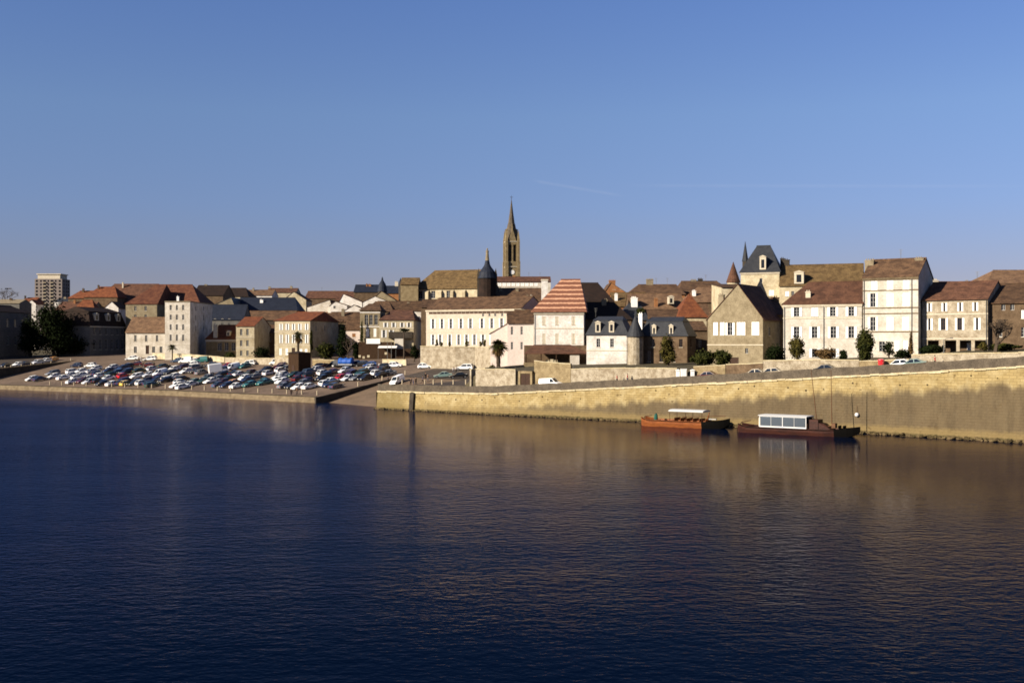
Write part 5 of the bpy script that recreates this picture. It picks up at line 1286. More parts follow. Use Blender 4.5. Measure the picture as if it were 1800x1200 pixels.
# (px, py of the wheels, colour, type); heading n = nose-in to the river slope, b = along the bank
LOT = [(57,669,w_,'hatch'),(74,669,n_,'sedan'),(93,665,w_,'hatch'),(93,659,g_,'estate'),(113,667,w_,'sedan'),(128,662,s_,'sedan'),(147,662,w_,'hatch'),(163,656,s_,'sedan'),(130,674,w_,'sedan'),(146,673,m_,'hatch'),(160,674,s_,'estate'),
 (178,664,w_,'hatch'),(172,673,k_,'hatch'),(191,662,e_,'sedan'),(205,658,l_,'estate'),(198,649,w_,'hatch'),(214,650,n_,'sedan'),(203,678,w_,'sedan'),(213,677,n_,'hatch'),(217,664,r_,'hatch'),(228,677,y_,'hatch'),(240,665,w_,'estate'),(240,676,k_,'estate'),
 (224,647,k_,'hatch'),(240,643,m_,'sedan'),(261,645,m_,'hatch'),(270,651,s_,'hatch'),(284,648,e_,'sedan'),(291,653,k_,'estate'),(249,654,e_,'sedan'),(263,662,s_,'sedan'),(259,672,k_,'hatch'),(272,672,n_,'sedan'),(285,673,k_,'hatch'),(282,660,w_,'van'),
 (297,669,w_,'estate'),(306,665,w_,'hatch'),(313,681,w_,'sedan'),(324,683,w_,'hatch'),(337,679,s_,'sedan'),(346,674,t_,'hatch'),(355,675,e_,'estate'),(309,651,w_,'hatch'),(321,648,p_,'hatch'),(328,656,w_,'sedan'),(338,644,s_,'hatch'),
 (345,656,k_,'sedan'),(356,658,g_,'estate'),(300,658,k_,'hatch'),(416,649,w_,'van'),(404,646,r_,'sedan'),(430,660,s_,'sedan'),(443,658,p_,'hatch'),(372,673,w_,'sedan'),(366,667,g_,'sedan'),(386,669,g_,'hatch'),(402,669,e_,'sedan'),(386,680,l_,'sedan'),
 (399,681,n_,'hatch'),(414,676,o_,'hatch'),(426,681,w_,'sedan'),(430,673,n_,'sedan'),(441,679,t_,'hatch'),(455,676,e_,'sedan'),(470,675,t_,'sedan'),(437,642,w_,'estate'),(424,648,t_,'hatch'),(460,660,g_,'hatch'),(470,653,k_,'sedan'),(480,658,s_,'hatch'),
 (491,655,w_,'hatch'),(500,662,w_,'estate'),(518,662,e_,'sedan'),(532,663,n_,'sedan'),(546,657,l_,'estate'),(560,652,s_,'hatch'),(567,660,w_,'hatch'),(581,658,m_,'sedan'),(553,662,k_,'hatch'),(485,672,w_,'sedan'),(496,674,w_,'hatch'),(502,682,g_,'sedan'),(514,683,k_,'hatch'),
 (527,684,w_,'sedan'),(533,677,g_,'hatch'),(551,682,w_,'sedan'),(545,672,p_,'hatch'),(567,679,w_,'hatch'),(580,680,n_,'estate'),(591,683,n_,'hatch'),(598,668,r_,'hatch'),(604,655,s_,'sedan'),(618,660,p_,'hatch'),(618,668,s_,'sedan'),(630,668,g_,'sedan'),(641,664,t_,'hatch'),
 (649,667,k_,'sedan'),(657,661,w_,'hatch'),(664,664,k_,'sedan'),(487,641,w_,'van'),(583,644,k_,'hatch'),(625,643,n_,'sedan'),(636,644,k_,'hatch'),(651,645,c_,'hatch'),(597,645,w_,'hatch'),(313,637,l_,'sedan'),(327,638,w_,'van'),(340,638,w_,'hatch'),(355,637,t_,'van'),
 (372,645,n_,'hatch'),(233,633,w_,'sedan'),(264,634,w_,'estate'),(389,662,k_,'hatch'),(415,660,k_,'sedan'),(506,651,g_,'hatch'),(375,684,k_,'hatch')]
LOT = [c for c in LOT if c[0] != 375]
_r = random.Random(77); _t = 0
while len(LOT) < 152 and _t < 4000:
    _t += 1; q = _r.random(); px = 120+q*560; lo, hi = 645, 682-(px > 590)*14+min(0,(px-250))*.06
    py = _r.uniform(lo, hi)
    if 350 < px < 405 and 645 < py < 668 or 505 < px < 552 and py < 662: continue
    if any(abs(px-c[0]) < 13 and abs(py-c[1]) < 3.6 for c in LOT): continue
    LOT.append((px, py, _r.choice([k_,n_,w_,s_,e_,k_,w_,w_,m_,g_]), _r.choice(['hatch','sedan','estate','hatch'])))
LAND = [(100,'by the far-left embankment'),(170,'below the evergreen'),(222,'below the shaded mansard house'),(290,'below the low cream house'),(345,'below the tall cream block'),(414,'below the pillared terrace'),(482,'below the narrow cream house'),(512,'left of the timber hut'),(560,'below the timber hut'),(620,'right of the timber hut'),(2000,'by the slipway')]
items = []
for px, py, col, t in LOT:
    p = hit(px, py); u, v = uv_of(p.x, p.y); s = v - s0(u)
    row = 'river row' if s < 17 else 'second row' if s < 30 else 'middle rows' if s < 48 else 'rear rows' if s < 62 else 'back row'
    lm = [b for a, b in LAND if px < a][0]
    items.append([px, py, col, t, p, row, lm])
# spread overlapping cars so none intersect
pos = [it[4].copy() for it in items]
for _ in range(120):
    for i in range(len(pos)):
        for j in range(i+1, len(pos)):
            d_ = pos[i]-pos[j]; d_.z = 0
            a = d_.x*NX + d_.y*NY; b = d_.x*NY - d_.y*NX
            q = math.hypot(a/4.6, b/2.15)
            if q < 1:
                k = (1-q)*.5
                va = (a if abs(a) > .01 else .5)/4.6; vb = (b if abs(b) > .01 else .5)/2.15; nn = math.hypot(va, vb)
                ma, mb = va/nn*k*2.2, vb/nn*k*1.1
                dv = Vector((ma*NX+mb*NY, ma*NY-mb*NX, 0))
                pos[i] += dv; pos[j] -= dv
# truck occupies its own space
for i, p in enumerate(pos):
    pass
ORD = ['leftmost','second','third','fourth','fifth','sixth','seventh','eighth']
keyc = {}
for i, it in enumerate(items): keyc.setdefault((it[2], it[3], it[5], it[6]), []).append(i)
labels = {}
for (col, t, row, lm), ids in keyc.items():
    for k, i in enumerate(sorted(ids, key=lambda j: items[j][0])):
        cn = {'slate':'slate-blue','teal':'teal','grey':'dark grey','navy':'navy blue'}.get(col, col)
        lab = '%s %s, %s, %s' % (cn, TN[t], row, lm)
        if len(ids) > 1: lab = '%s, %s of %d' % (lab, ORD[k] if k == 0 else ORD[k]+' from left', len(ids))
        labels[i] = lab
rnd = random.Random(21)
for i, it in enumerate(items):
    p = pos[i]; ang = N_ANG + rnd.uniform(-.06,.06) + (math.pi if rnd.random() < .5 else 0)
    if it[1] < 646: ang = B_ANG + rnd.uniform(-.1,.1) + .5
    car(it[3], it[2], p, ang, labels[i], 'cars parked on the riverside car park')
def one(px, py, col, t, ang, lab, grp='cars on the streets above the river', d0=150, flip=0):
    p = hit(px, py, d0); return car(t, col, p, ang+flip, lab, grp)
one(385, 657, 'white','truck', R(205), 'big white box truck in the middle of the car park, side in shade', 'cars parked on the riverside car park')
UP = R(66)
for px, py, col, t, lab in ((9,646,'black','hatch','black hatchback first on the upper road at the far left'),(32,644,'white','hatch','white hatchback on the upper road at the far left edge'),(44,643,'navy','sedan','navy blue saloon behind the white hatchback on the upper road'),
  (66,640,'silver','estate','silver estate car on the upper road under the evergreen'),(81,637,'white','hatch','small white hatchback in the middle of the upper road'),(93,635,'orange','hatch','orange-tinged hatchback last on the upper road')):
    car(t, col, hit(px, py, 300), UP, lab, 'cars on the upper road')
AL = R(-14)
one(695,646,'white','hatch',AL,'white hatchback on the square, leftmost of the white cars along its back',flip=math.pi)
one(748,648,'white','hatch',AL,'white hatchback under the rough garden wall of the long white building',flip=math.pi)
one(817,650,'white','estate',AL,'white car with a dark roof parked at the corner of the garden wall',flip=0)
one(682,660,'grey','sedan',R(20),'dark grey saloon alone at the left side of the square')
one(699,674,'white','van',R(62),'white van seen from behind above the slipway top', flip=0)
one(779,664,'sage','sedan',R(5),'pale teal saloon among people on the square')
one(806,665,'black','sedan',R(12),'black saloon on the square near the light patched wall')
def street(px, s, col, t, lab, flip=math.pi):
    x, y, u = on_street(px, s)
    r = car(t, col, Vector((x,y,G(x,y))), B_ANG+.22+flip, lab, 'cars on the streets above the river')
    return r
street(968, 7.8, 'white','van','white van driving along the quay street in front of the ochre wall')
street(1248, 8.5, 'maroon','sedan','maroon saloon on the quay street beside the white gate posts')
street(1333, 7.5, 'beige','sedan','pale beige saloon half hidden by the parapet below the stone gable')
street(1364, 7.5, 'beige','hatch','pale beige hatchback just right of the beige saloon')
street(1455, 8.2, 'black','sedan','black saloon showing its roof over the parapet below the wide white house')
street(1578, 8.8, 'white','hatch','white hatchback at the left end of the long white-topped wall',0)
street(1604, 8.8, 'sage','sedan','grey-green saloon in front of the long white-topped wall',0)

# blue tarpaulin market truck
def tarp():
    p = hit(606, 646); root = thing('tarpaulin_truck', 'dark lorry covered by a bulging bright blue tarpaulin at the back of the car park', 'truck', (p.x,p.y,p.z+.03), R(-20)); root.scale = (.72,.72,.85)
    bm = bmesh.new(); box(bm, -4.6,-2.4,-1.05,1.05,.6,1.3); hull(bm, [(-4.5,y,1.3) for y in (-1,1)]+[(-2.45,y,1.3) for y in (-1,1)]+[(-4.0,y,2.4) for y in (-.95,.95)]+[(-2.5,y,2.45) for y in (-.95,.95)]); obj('cab', bm, 'paint_black', root)
    bm = bmesh.new(); box(bm, -2.3,3.6,-1.1,1.1,.7,1.2); obj('flatbed', bm, 'paint_grey', root)
    mat('blue_tarpaulin', (.02,.10,.42),(.012,.06,.26), 1.5, rough=.5)
    bm = bmesh.new(); n=12; rings=[]
    for i in range(9):
        x = -2.3+5.7*i/8; f = 1+.10*math.sin(i*1.9)
        rings.append([bm.verts.new((x, -1.2*math.cos(math.pi*k/n)*f, 1.21+1.75*math.sin(math.pi*k/n)**.7*f)) for k in range(n+1)])
    for a, b in zip(rings, rings[1:]):
        for k in range(n): bm.faces.new((a[k],a[k+1],b[k+1],b[k]))
        bm.faces.new((a[0],b[0],b[n],a[n]))
    bm.faces.new(rings[0]); bm.faces.new(rings[-1][::-1]); obj('tarpaulin', bm, 'blue_tarpaulin', root, smooth=True)
    for x in (-3.6,1.6,2.7):
        for s in (-1,1):
            bm = bmesh.new(); lathe(bm, [(.45,-.14),(.45,.14)], 14); bmesh.ops.rotate(bm, verts=bm.verts[:], cent=(0,0,0), matrix=Matrix.Rotation(math.pi/2,3,'X')); o = obj('wheel', bm, 'tyre', root); o.location = (x,s*.95,.45)
tarp()
# timber hut
def hut():
    p = hit(524, 653); root = thing('timber_hut', 'tall brown timber-clad hut standing among the parked cars', 'hut', (p.x,p.y,p.z-.6), R(-40))
    d = p.y; w1 = 4.3; h = 36*d/F
    bm = bmesh.new(); box(bm, -w1/2, w1/2, -1.6, 2.7, 0, h); obj('wall', bm, 'timber_dark', root)
    bm = bmesh.new()
    for k in range(9): box(bm, -w1/2+k*w1/9+.03, -w1/2+(k+1)*w1/9-.03, -1.66, -1.603, .15, h-.25)
    for k in range(11): box(bm, w1/2+.003, w1/2+.06, -1.55+k*.385, -1.22+k*.385, .15, h-.25)
    obj('cladding', bm, 'timber_dark', root)
    bm = bmesh.new(); hull(bm, [(x,y,h+.003) for x in (-w1/2-.3,w1/2+.3) for y in (-1.9,3.0)]+[(x,y,h+.15) for x in (-w1/2-.3,w1/2+.3) for y in (-1.9,3.0)]+[(0,.1,h+.55)]); obj('roof', bm, 'dark_tile', root)
    bm = bmesh.new(); box(bm, -.6, .6, -1.72, -1.665, .1, 2.3); obj('door', bm, 'door_brown', root)
hut()
# restaurant terraces under the narrow grey house
def restaurant():
    d = 326; p = P(657,608,d); root = thing('restaurant_terrace', 'dark restaurant terrace with a white awning and painted interior glow under the narrow grey house', 'shelter', (p.x,p.y,G(p.x,p.y)))
    zz = lambda y: H-(y-600)*d/F-root.location.z
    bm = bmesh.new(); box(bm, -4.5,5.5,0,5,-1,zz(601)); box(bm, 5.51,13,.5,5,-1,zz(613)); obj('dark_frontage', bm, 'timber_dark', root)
    bm = bmesh.new(); hull(bm, [(x,y,zz(608)+h+(-.6 if y < 0 else 0)) for x in (1.5,7) for y in (-2.4,0) for h in (0,.08)]); obj('awning', bm, 'shutter_white', root)
    bm = bmesh.new(); box(bm, -2.2,1.9,-.25,-.02,zz(604),zz(595)); obj('sign_board', bm, 'shutter_white', root)
    for x, y_ in ((-4.2,626),(-3.0,628),(3.6,621),(-1.6,626)):
        bm = bmesh.new(); box(bm, x-.35,x+.35,-.06,-.003,zz(y_)-.35,zz(y_)+.35); obj('window', bm, 'cream_plaster', root)  # pale panels; the interior glow is only in their colour
    for x in (6.8,1.6):
        bm = bmesh.new(); tube(bm, [(x,-2.3,0),(x,-2.3,zz(610)-.6)], [.05,.05], 6); obj('post', bm, 'pole_metal', root)
restaurant()
# lamp and flag poles
def pole(name, label, px, d, ytop, cat='pole', lamp=True, group=None, rad=.07):
    g = ground_at(px, d); h = H-(ytop-600)*d/F-g.z; root = thing(name, label, cat, g, 0, group)
    bm = bmesh.new(); tube(bm, [(0,0,-.2),(0,0,.6),(0,0,h)], [rad*1.7,rad*1.2,rad*.7], 7); obj('post', bm, 'pole_metal', root)
    if lamp:
        bm = bmesh.new(); tube(bm, [(0,0,h-.1),(.5,-.1,h+.15),(1.1,-.2,h+.2)], [.04,.04,.04], 5); obj('arm', bm, 'pole_metal', root)
        bm = bmesh.new(); hull(bm, [(.9,-.3,h+.12),(1.5,-.3,h+.12),(.9,-.05,h+.12),(1.5,-.05,h+.12),(1.0,-.17,h+.28),(1.4,-.17,h+.28)]); obj('lamp_head', bm, 'pole_metal', root)
    return root
pole('flag_pole', 'slim pale pole standing left of its twin on the square', 681, 300, 600, lamp=False)
pole('flag_pole', 'slim pale pole standing right of its twin on the square', 688, 299, 600, lamp=False)
pole('street_lamp', 'street lamp in front of the long low rubble wall', 1009, 222, 656-4, 'lamp')
pole('street_lamp', 'thin grey lamp post in front of the arcade house', 1659, 181, 596, 'lamp')
pole('street_lamp', 'street lamp in front of the rough stone garden wall', 769, 296, 622, 'lamp')
# gate posts
for k, (px, yt, lab) in enumerate(((1192,650,'taller white gate post, left of the pair by the quay street'),(1217,650,'white gate post, right of the pair by the quay street'))):
    gx_, gy_, gu_ = on_street(px, 9.9); p = Vector((gx_,gy_,0)); root = thing('gate_post', lab, 'gate post', (p.x,p.y,G(p.x,p.y)-.1), 0, 'white gate posts')
    h = H-(yt-600)*gy_/F-root.location.z
    bm = bmesh.new(); box(bm, -.3,.3,-.3,.3,0,h-.15); obj('shaft', bm, 'shutter_white', root)
    bm = bmesh.new(); hull(bm, [(x,y,h-.147) for x in (-.4,.4) for y in (-.4,.4)]+[(0,0,h+.15)]+[(x,y,h-.05) for x in (-.4,.4) for y in (-.4,.4)]); obj('cap', bm, 'shutter_white', root)
p = Vector(on_street(1202, 9.6)[:2]+(0,)); root = thing('utility_cabinet', 'small white utility cabinet between the white gate posts', 'cabinet', (p.x,p.y,G(p.x,p.y)))
bm = bmesh.new(); box(bm, -.5,.5,-.3,.3,0,2.0); box(bm, -.56,.56,-.36,.36,2.003,2.08); obj('cabinet_body', bm, 'shutter_white', root)
bm = bmesh.new(); box(bm, -.44,.44,-.33,-.303,.2,1.85); obj('door', bm, 'shutter_white', root)

# bollards
bm = bmesh.new(); lathe(bm, [(.17,0),(.16,.8),(.2,.85),(.2,.95),(.08,1.08)], 10); bmesh.ops.recalc_face_normals(bm, faces=bm.faces[:])
bme = bpy.data.meshes.new('bollard'); bm.to_mesh(bme); bm.free(); bme.materials.append(MATS['bollard_stone'])
def bollard(x, y, lab, grp):
    o = bpy.data.objects.new('bollard', bme); C.objects.link(o); o.location = (x,y,G(x,y)); tagp(o, lab, 'bollard', grp)
k = 0
for u in frange(-300, -195, 5.2):
    x, y = xy_of(u, s0(u)+2.6); bollard(x, y, 'pale stone bollard in the line along the river edge of the car park', 'bollards along the river edge')
for u, s in ((-193.5,14),(-193.5,22),(-193.5,30)):
    x, y = xy_of(u, s0(u)+s); bollard(x, y, 'pale bollard in the short line beside the slipway wall', 'bollards beside the slipway')
for px in (707,747,762,777,797,819):
    p = hit(px, 676, 200); bollard(p.x, p.y, 'pale bollard in the line across the front of the square', 'bollards on the square')
for px, py in ((10,650),(20,649),(38,647),(55,645),(90,640),(125,636)):
    y_ = min((abs(900+F*(road_x(v/4)-1)/(v/4)-px), v/4) for v in range(4*330,4*380))[1]; x = road_x(y_)-1.1; d = y_
    bollard(x, d, 'pale bollard in the line along the upper road', 'bollards on the upper road')

# ------------------------------------------------------------------ people
mat('skin', (.42,.25,.17), rough=.6)
for n__, c__ in dict(cloth_black=(.012,.012,.014), cloth_red=(.35,.03,.03), cloth_blue=(.03,.05,.12), cloth_white=(.6,.58,.55), cloth_brown=(.10,.06,.035), cloth_grey=(.10,.10,.11), hair=(.03,.018,.01)).items(): mat(n__, c__, rough=.9)
def skinned(name, verts, edges, rads, m, parent):
    me = bpy.data.meshes.new(name); me.from_pydata(verts, edges, []); o = bpy.data.objects.new(name, me); C.objects.link(o); o.parent = parent
    me.materials.append(MATS[m])
    md = o.modifiers.new('Skin', 'SKIN'); md.use_smooth_shade = True
    for i, r in enumerate(rads): me.skin_vertices[0].data[i].radius = r if isinstance(r, tuple) else (r, r); me.skin_vertices[0].data[i].use_root = (i == 0)
    sb = o.modifiers.new('Subdivision', 'SUBSURF'); sb.levels = 1; sb.render_levels = 1
    return o
def person(px, py, lab, top, legs, ang=0, walk=.0, d0=150, pos=None, s=1.0):
    p = pos or hit(px, py, d0); root = thing('person', lab, 'person', (p.x,p.y,p.z+.03), ang, 'people on the riverside'); root.scale = (s,)*3
    w = walk
    V = [(0,0,.95),(0,0,1.15),(0,0,1.38),(0,0,1.50),(0,.02,1.60),(0,.01,1.72),
         (-.18,0,1.40),(-.24,-w*.3,1.13),(-.23,-w*.5-.08,.88),(-.23,-w*.5-.11,.78),(.18,0,1.40),(.24,w*.3,1.13),(.23,w*.5-.06,.88),(.23,w*.5-.09,.78),
         (-.09,0,.88),(-.10,w*.5-.02,.50),(-.10,w,.09),(-.10,w-.16,.04),(.09,0,.88),(.10,-w*.5-.03,.50),(.10,-w*.6,.09),(.10,-w*.6-.16,.04)]
    E = [(0,1),(1,2),(2,3),(3,4),(4,5),(2,6),(6,7),(7,8),(8,9),(2,10),(10,11),(11,12),(12,13),(0,14),(14,15),(15,16),(16,17),(0,18),(18,19),(19,20),(20,21)]
    Rd = [(.13,.10),(.12,.09),(.13,.09),.05,.085,.08,.05,.042,.033,.03,.05,.042,.033,.03,.085,.058,.042,.035,.085,.058,.042,.035]
    skinned('body', V, E, Rd, 'skin', root)
    J = [V[i] for i in (1,2,6,7,8,10,11,12)]; J[0] = (0,0,1.0)
    skinned('jacket', J, [(0,1),(1,2),(2,3),(3,4),(1,5),(5,6),(6,7)], [(.165,.13),(.16,.12),.07,.06,.05,.07,.06,.05], top, root)
    T = [(0,0,.96),V[14],V[15],V[16],V[18],V[19],V[20]]
    skinned('trousers', T, [(0,1),(1,2),(2,3),(0,4),(4,5),(5,6)], [(.15,.12),.10,.072,.06,.10,.072,.06], legs, root)
    bm = bmesh.new(); bmesh.ops.create_uvsphere(bm, u_segments=10, v_segments=7, radius=.105)
    for v in bm.verts: v.co.z = v.co.z*1.05 if v.co.z > -.02 else v.co.z*.6
    o = obj('hair', bm, 'hair', root, smooth=True); o.location = (0,.03,1.69)
    return root
person(512,696,'person in black standing at the river edge of the car park','cloth_black','cloth_black',.4,.05)
person(522,694,'person in brown walking beside the one in black at the river edge','cloth_brown','cloth_black',2.2,.2)
person(682,674,'person in dark grey left of the white van above the slipway','cloth_grey','cloth_black',1,.1)
person(722,678,'person in black near the corner of the quay parapet','cloth_black','cloth_black',.2,.1,200)
person(726.5,677,'person in grey between two people near the quay corner','cloth_grey','cloth_blue',2,.05,200)
person(731,677,'rightmost person of the three near the quay corner, in brown','cloth_brown','cloth_black',4,.15,200)
person(743,674,'person in dark blue crossing the square by the bollards','cloth_blue','cloth_black',1.4,.25,200)
person(748,668,'person in black in the little group on the square','cloth_black','cloth_black',.5,.1,200)
person(752,671,'person in red-brown in the little group on the square','cloth_brown','cloth_grey',2.9,.12,200)
person(797,657,'person in a white top behind the black saloon','cloth_white','cloth_grey',.3,.05,200)
person(802,656,'person in white and black beside the black saloon','cloth_white','cloth_black',3.3,.1,200)
person(248,636,'person in pale clothes between two white cars at the back of the car park','cloth_white','cloth_white',.3,.1)
person(667,649,'person in white at the left end of the square','cloth_white','cloth_white',.3,.1)
def walker(px, s, *a):
    x, y, u = on_street(px, s); person(0,0,*a, pos=Vector((x,y,G(x,y))))
walker(1085, 9, 'person in a red coat walking past the long low rubble wall','cloth_red','cloth_black',1.2,.2)
walker(1103, 9.5, 'person in a dark red top following along the low rubble wall','cloth_red','cloth_blue',1.2,.1)
walker(1643, 8.6, 'person in red by the white-topped wall of the arcade house','cloth_red','cloth_black',1.2,.1)
# red bin
p = Vector(on_street(1549, 9.4)[:2]+(0,)); root = thing('red_bin', 'small bright red bin at the garden wall below the tallest white house', 'bin', (p.x,p.y,G(p.x,p.y)+.02))
bm = bmesh.new(); lathe(bm, [(.4,0),(.5,1.45)], 12); obj('bin_body', bm, 'paint_red', root)
bm = bmesh.new(); lathe(bm, [(.55,1.453),(.5,1.6),(.1,1.7)], 12); obj('lid', bm, 'paint_red', root)

# ------------------------------------------------------------------ boats
mat('hull_orange', (.36,.115,.032),(.20,.06,.02), 1.2, rough=.45, bump=.2, fine=.15, stretch=(.5,2,2)); mat('hull_brown', (.06,.020,.013),(.026,.011,.009), 1.2, rough=.5, bump=.2, fine=.2, stretch=(.5,2,2))
mat('black_and_bow_shade', (.004,.0035,.003), rough=.7, spec=.03); mat('deck_wood', (.16,.08,.04),(.09,.045,.025), 3, rough=.7); mat('mast_wood', (.13,.06,.03),(.08,.04,.02), 3)
mat('canopy_white', (.85,.85,.84), rough=.6); mat('clear_glass', (.30,.36,.40), rough=.05, spec=.8)
mat('cabin_glass', (.07,.085,.10), rough=.05, spec=.9); mat('green_cloth', (.02,.09,.07), rough=.8)
def boat(label, pxl, dl, pxr, dr, beam, free, col, bowcol, bowfrac):
    A = Vector(((pxl-900)*dl/F, dl, 0)); Bv = Vector(((pxr-900)*dr/F, dr, 0)); Lb = (Bv-A).length; ang = math.atan2(Bv.y-A.y, Bv.x-A.x)
    root = thing('river_barge', label, 'boat', A, ang)
    secs = []; n = 22
    for i in range(n+1):
        f = i/n
        if f < .12: wd = .45+.55*math.sin(f/.12*math.pi/2)
        elif f > .72: wd = max(.06, math.cos((f-.72)/.28*math.pi/2)**.7)
        else: wd = 1
        sheer = free*(1 + .55*max(0,(f-.7)/.3)**2 + .35*max(0,(.14-f)/.14)**2)
        keel = -.45 + (.45+free*.9)*max(0,(f-.86)/.14)**1.6
        secs.append((f*Lb, wd*beam/2, sheer, keel))
    def strip(i0, i1, m, name):
        bm = bmesh.new(); rings = []
        for x, hw, sh, ke in secs[i0:i1+1]:
            pts = [(x,-hw,sh),(x,-hw*.97,sh*.5),(x,-hw*.86,max(ke,.0)*.5+ke*.3),(x,-hw*.5,ke),(x,0,ke-.05),(x,hw*.5,ke),(x,hw*.86,max(ke,0)*.5+ke*.3),(x,hw*.97,sh*.5),(x,hw,sh),(x,max(hw-.14,.01),sh),(x,max(hw-.16,.01),sh-.35),(x,-max(hw-.16,.01),sh-.35),(x,-max(hw-.14,.01),sh)]
            rings.append([bm.verts.new(q) for q in pts])
        for a, b in zip(rings, rings[1:]):
            for k in range(len(a)): bm.faces.new((a[k],a[(k+1)%len(a)],b[(k+1)%len(a)],b[k]))
        bm.faces.new(rings[0]); bm.faces.new(rings[-1])
        return obj(name, bm, m, root)
    cut = int(n*bowfrac); strip(0, cut, col, 'hull'); strip(cut, n, bowcol, 'bow')  # bow section is black: its shadow side is put into the hull colour
    bm = bmesh.new()
    for i in range(cut): # rubbing strake
        x0,h0,s0_,_ = secs[i]; x1,h1,s1_,_ = secs[i+1]
        for s in (-1,1): hull(bm, [(x,s*(hw+o),sh-.16+t) for (x,hw,sh) in ((x0,h0,s0_),(x1,h1,s1_)) for o in (-.01,.06) for t in (0,.1)])
    obj('rubbing_strake', bm, bowcol, root)
    return root, Lb, secs
r1, L1, _s = boat('orange-red wooden river barge with a white canopy moored at the quay wall', 1131, 184, 1283, 175.5, 3.6, 1.1, 'hull_orange', 'black_and_bow_shade', .73)
z1 = lambda y, d=179: H-(y-600)*d/F
xa, xb = L1*.345, L1*.74
bm = bmesh.new(); nn=8; rings=[]
for x in frange(xa, xb, .8): rings.append([bm.verts.new((x, -1.55*math.cos(math.pi*k/nn), z1(722.5)+ .28*math.sin(math.pi*k/nn))) for k in range(nn+1)] + [bm.verts.new((x,1.5,z1(722.5)-.08)), bm.verts.new((x,-1.5,z1(722.5)-.08))])
for a, b in zip(rings, rings[1:]):
    for k in range(len(a)): bm.faces.new((a[k],a[(k+1)%len(a)],b[(k+1)%len(a)],b[k]))
bm.faces.new(rings[0]); bm.faces.new(rings[-1]); obj('canopy', bm, 'canopy_white', r1)
for x in (xa+.2,(xa+xb)/2,xb-.2):
    for s in (-1,1):
        bm = bmesh.new(); tube(bm, [(x,s*1.4,.9),(x,s*1.4,z1(724)-.1)], [.04,.04], 6); obj('canopy_post', bm, 'hull_brown', r1)
for k in range(6):
    bm = bmesh.new(); x = xa+.5+k*1.1; box(bm, x, x+.4, -1.2, 1.2, .85, 1.2); box(bm, x+.36,x+.42,-1.2,1.2,1.203,1.55); obj('bench', bm, 'hull_orange', r1)
bm = bmesh.new(); tube(bm, [(L1*.5,-1.3,1.75),(L1*.97,-.6,2.1)], [.06,.05], 6); obj('pole', bm, 'mast_wood', r1)
bm = bmesh.new(); tube(bm, [(xb+.3,-.9,.9),(xb+.9,-.9,2.6)], [.09,.07], 6); obj('stem_post', bm, 'hull_orange', r1)
bm = bmesh.new(); box(bm, L1*.81,L1*.89,-1.62,-1.2,1.5,1.66); obj('name_plank', bm, 'shutter_grey', r1)
bm = bmesh.new(); tube(bm, [(L1*.16,-.3,.7),(L1*.16,-.3,1.3),(L1*.16,-.25,1.9),(L1*.165,-.2,2.1)], [.3,.34,.26,.08], 8); cv = obj('covered_tiller', bm, 'green_cloth', r1)
bm = bmesh.new(); tube(bm, [(-.5,0,-.4),(-.3,0,.6),(.3,0,1.5),(1.6,0,1.7)], [.1,.1,.07,.05], 6); obj('rudder', bm, 'hull_brown', r1)

r2, L2, secs2 = boat('dark red-brown river barge with a white glazed cabin and two masts', 1301, 171, 1512, 160.5, 3.8, 1.0, 'hull_brown', 'black_and_bow_shade', .84)
z2 = lambda y, d=165: H-(y-600)*d/F
f2 = lambda px: (px-1301)/(1512-1301)*L2
xa, xb = f2(1344), f2(1427); zt, zb2 = z2(732), 1.0
bm = bmesh.new(); hull(bm, [(x,y,zt+t) for x in (xa-.2,xb+.1) for y in (-1.75,1.75) for t in (0,.06)]+[(x,y,zt+.14) for x in (xa-.1,xb) for y in (-1.2,1.2)]); obj('cabin_roof', bm, 'canopy_white', r2)
bm = bmesh.new(); box(bm, xa, xb, -1.65, -1.58, zb2, zb2+.2); box(bm, xa, xb, 1.58, 1.65, zb2, zb2+.2); box(bm, xa,xb,-1.65,-1.58,zt-.12,zt-.003); box(bm, xa,xb,1.58,1.65,zt-.12,zt-.003)
obj('cabin_rail', bm, 'canopy_white', r2)
for k in range(5):
    for s in (-1,1):
        x = xa+.05+(xb-xa-.1)*k/4; w__ = .09 if k % 2 == 0 else .04
        bm = bmesh.new(); w__ *= .6; box(bm, x-w__, x+w__, s*1.62-.05, s*1.62+.05, zb2+.203, zt-.123); obj('cabin_post', bm, 'canopy_white', r2)
for k in range(4):
    for s in (-1,1):
        x0_ = xa+.15+(xb-xa-.3)*k/4; x1_ = xa+.12+(xb-xa-.3)*(k+1)/4
        bm = bmesh.new(); quad(bm, (x0_,s*1.61,zb2+.21),(x1_,s*1.61,zb2+.21),(x1_,s*1.61,zt-.13),(x0_,s*1.61,zt-.13)); obj('window', bm, 'cabin_glass', r2)
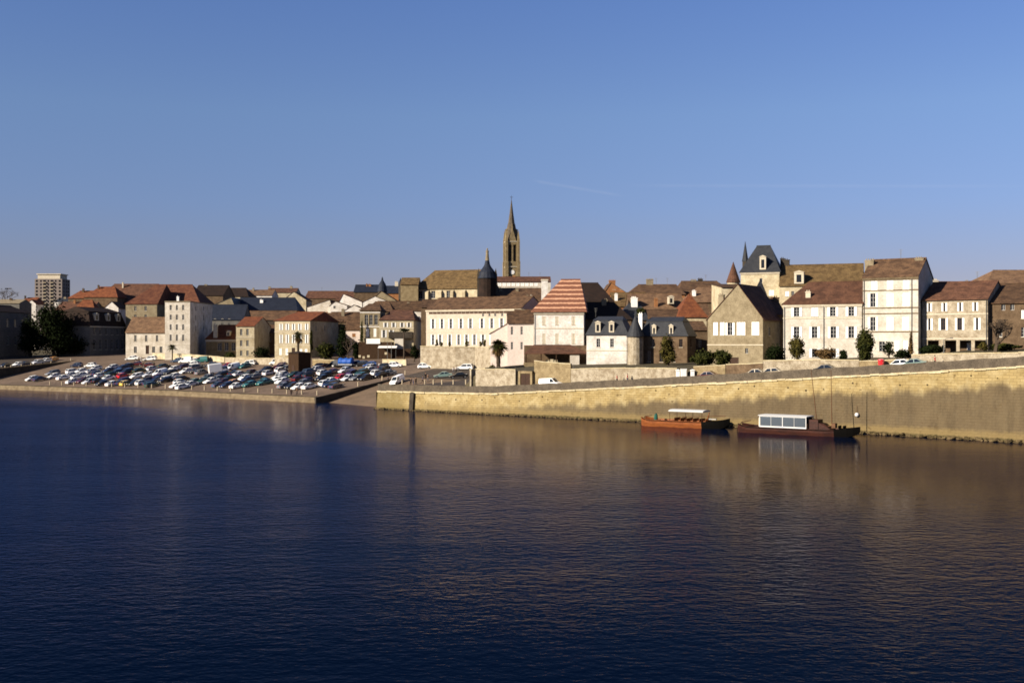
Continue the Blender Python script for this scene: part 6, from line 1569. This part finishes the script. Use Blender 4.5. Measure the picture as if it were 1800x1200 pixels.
bm = bmesh.new(); box(bm, xb+.12, xb+1.6, -1.1, 1.1, .8, zt-.35); hull(bm, [(xb+1.6,y,z) for y in (-1.0,1.0) for z in (.8,zt-.8)]+[(xb+3.4,y,1.0) for y in (-.9,.9)]+[(xb+2.3,y,zt-.9) for y in (-.8,.8)]); obj('wheelhouse', bm, 'hull_brown', r2)
for k in range(7):
    bm = bmesh.new(); x = xa+.6+k*1.05; box(bm, x, x+.4, -1.3, 1.3, .85, 1.2); box(bm, x+.36,x+.42,-1.3,1.3,1.203,1.75); obj('bench', bm, 'deck_wood', r2)
bm = bmesh.new(); tube(bm, [(f2(1441),-.2,1.0),(f2(1430),-.3,z2(648))], [.075,.04], 7); obj('mast', bm, 'mast_wood', r2)
bm = bmesh.new(); tube(bm, [(f2(1464),.2,1.0),(f2(1462),.3,z2(650))], [.075,.04], 7); obj('mast', bm, 'mast_wood', r2)
bm = bmesh.new(); tube(bm, [(f2(1441),-.2,1.2),(f2(1470),0,1.6)], [.08,.06], 6); box(bm, f2(1466),f2(1472),-.5,.5,1.2,1.9); obj('windlass', bm, 'deck_wood', r2)
for x in (f2(1478),f2(1486)):
    bm = bmesh.new(); box(bm, x-.08,x+.08,-.6,.6,1.2,1.6); obj('bitt', bm, 'black_and_bow_shade', r2)
bm = bmesh.new(); box(bm, f2(1338),f2(1343),-.6,.6,1.0,2.3); obj('seat_box', bm, 'trim_stone', r2)
bm = bmesh.new(); tube(bm, [(-.6,0,-.4),(-.3,0,.8),(.3,0,1.5),(1.8,0,1.8)], [.1,.1,.07,.05], 6); obj('rudder', bm, 'hull_brown', r2)
# mooring buoy-like white float by the wall
p = P(1489, 731, 165); root = thing('mooring_float', 'small white float hanging on the quay wall right of the masts', 'float', (p.x,p.y+2.2,p.z))
u_, v_ = uv_of(p.x, p.y); xw, yw = xy_of(u_, s0(u_)-.5); root.location = (xw, yw, p.z)
bm = bmesh.new(); bmesh.ops.create_uvsphere(bm, u_segments=12, v_segments=8, radius=.33); obj('float_body', bm, 'canopy_white', root, smooth=True)
bm = bmesh.new(); tube(bm, [(0,0,.3),(0,.1,1.4)], [.03,.03], 5); obj('rope', bm, 'mast_wood', root)
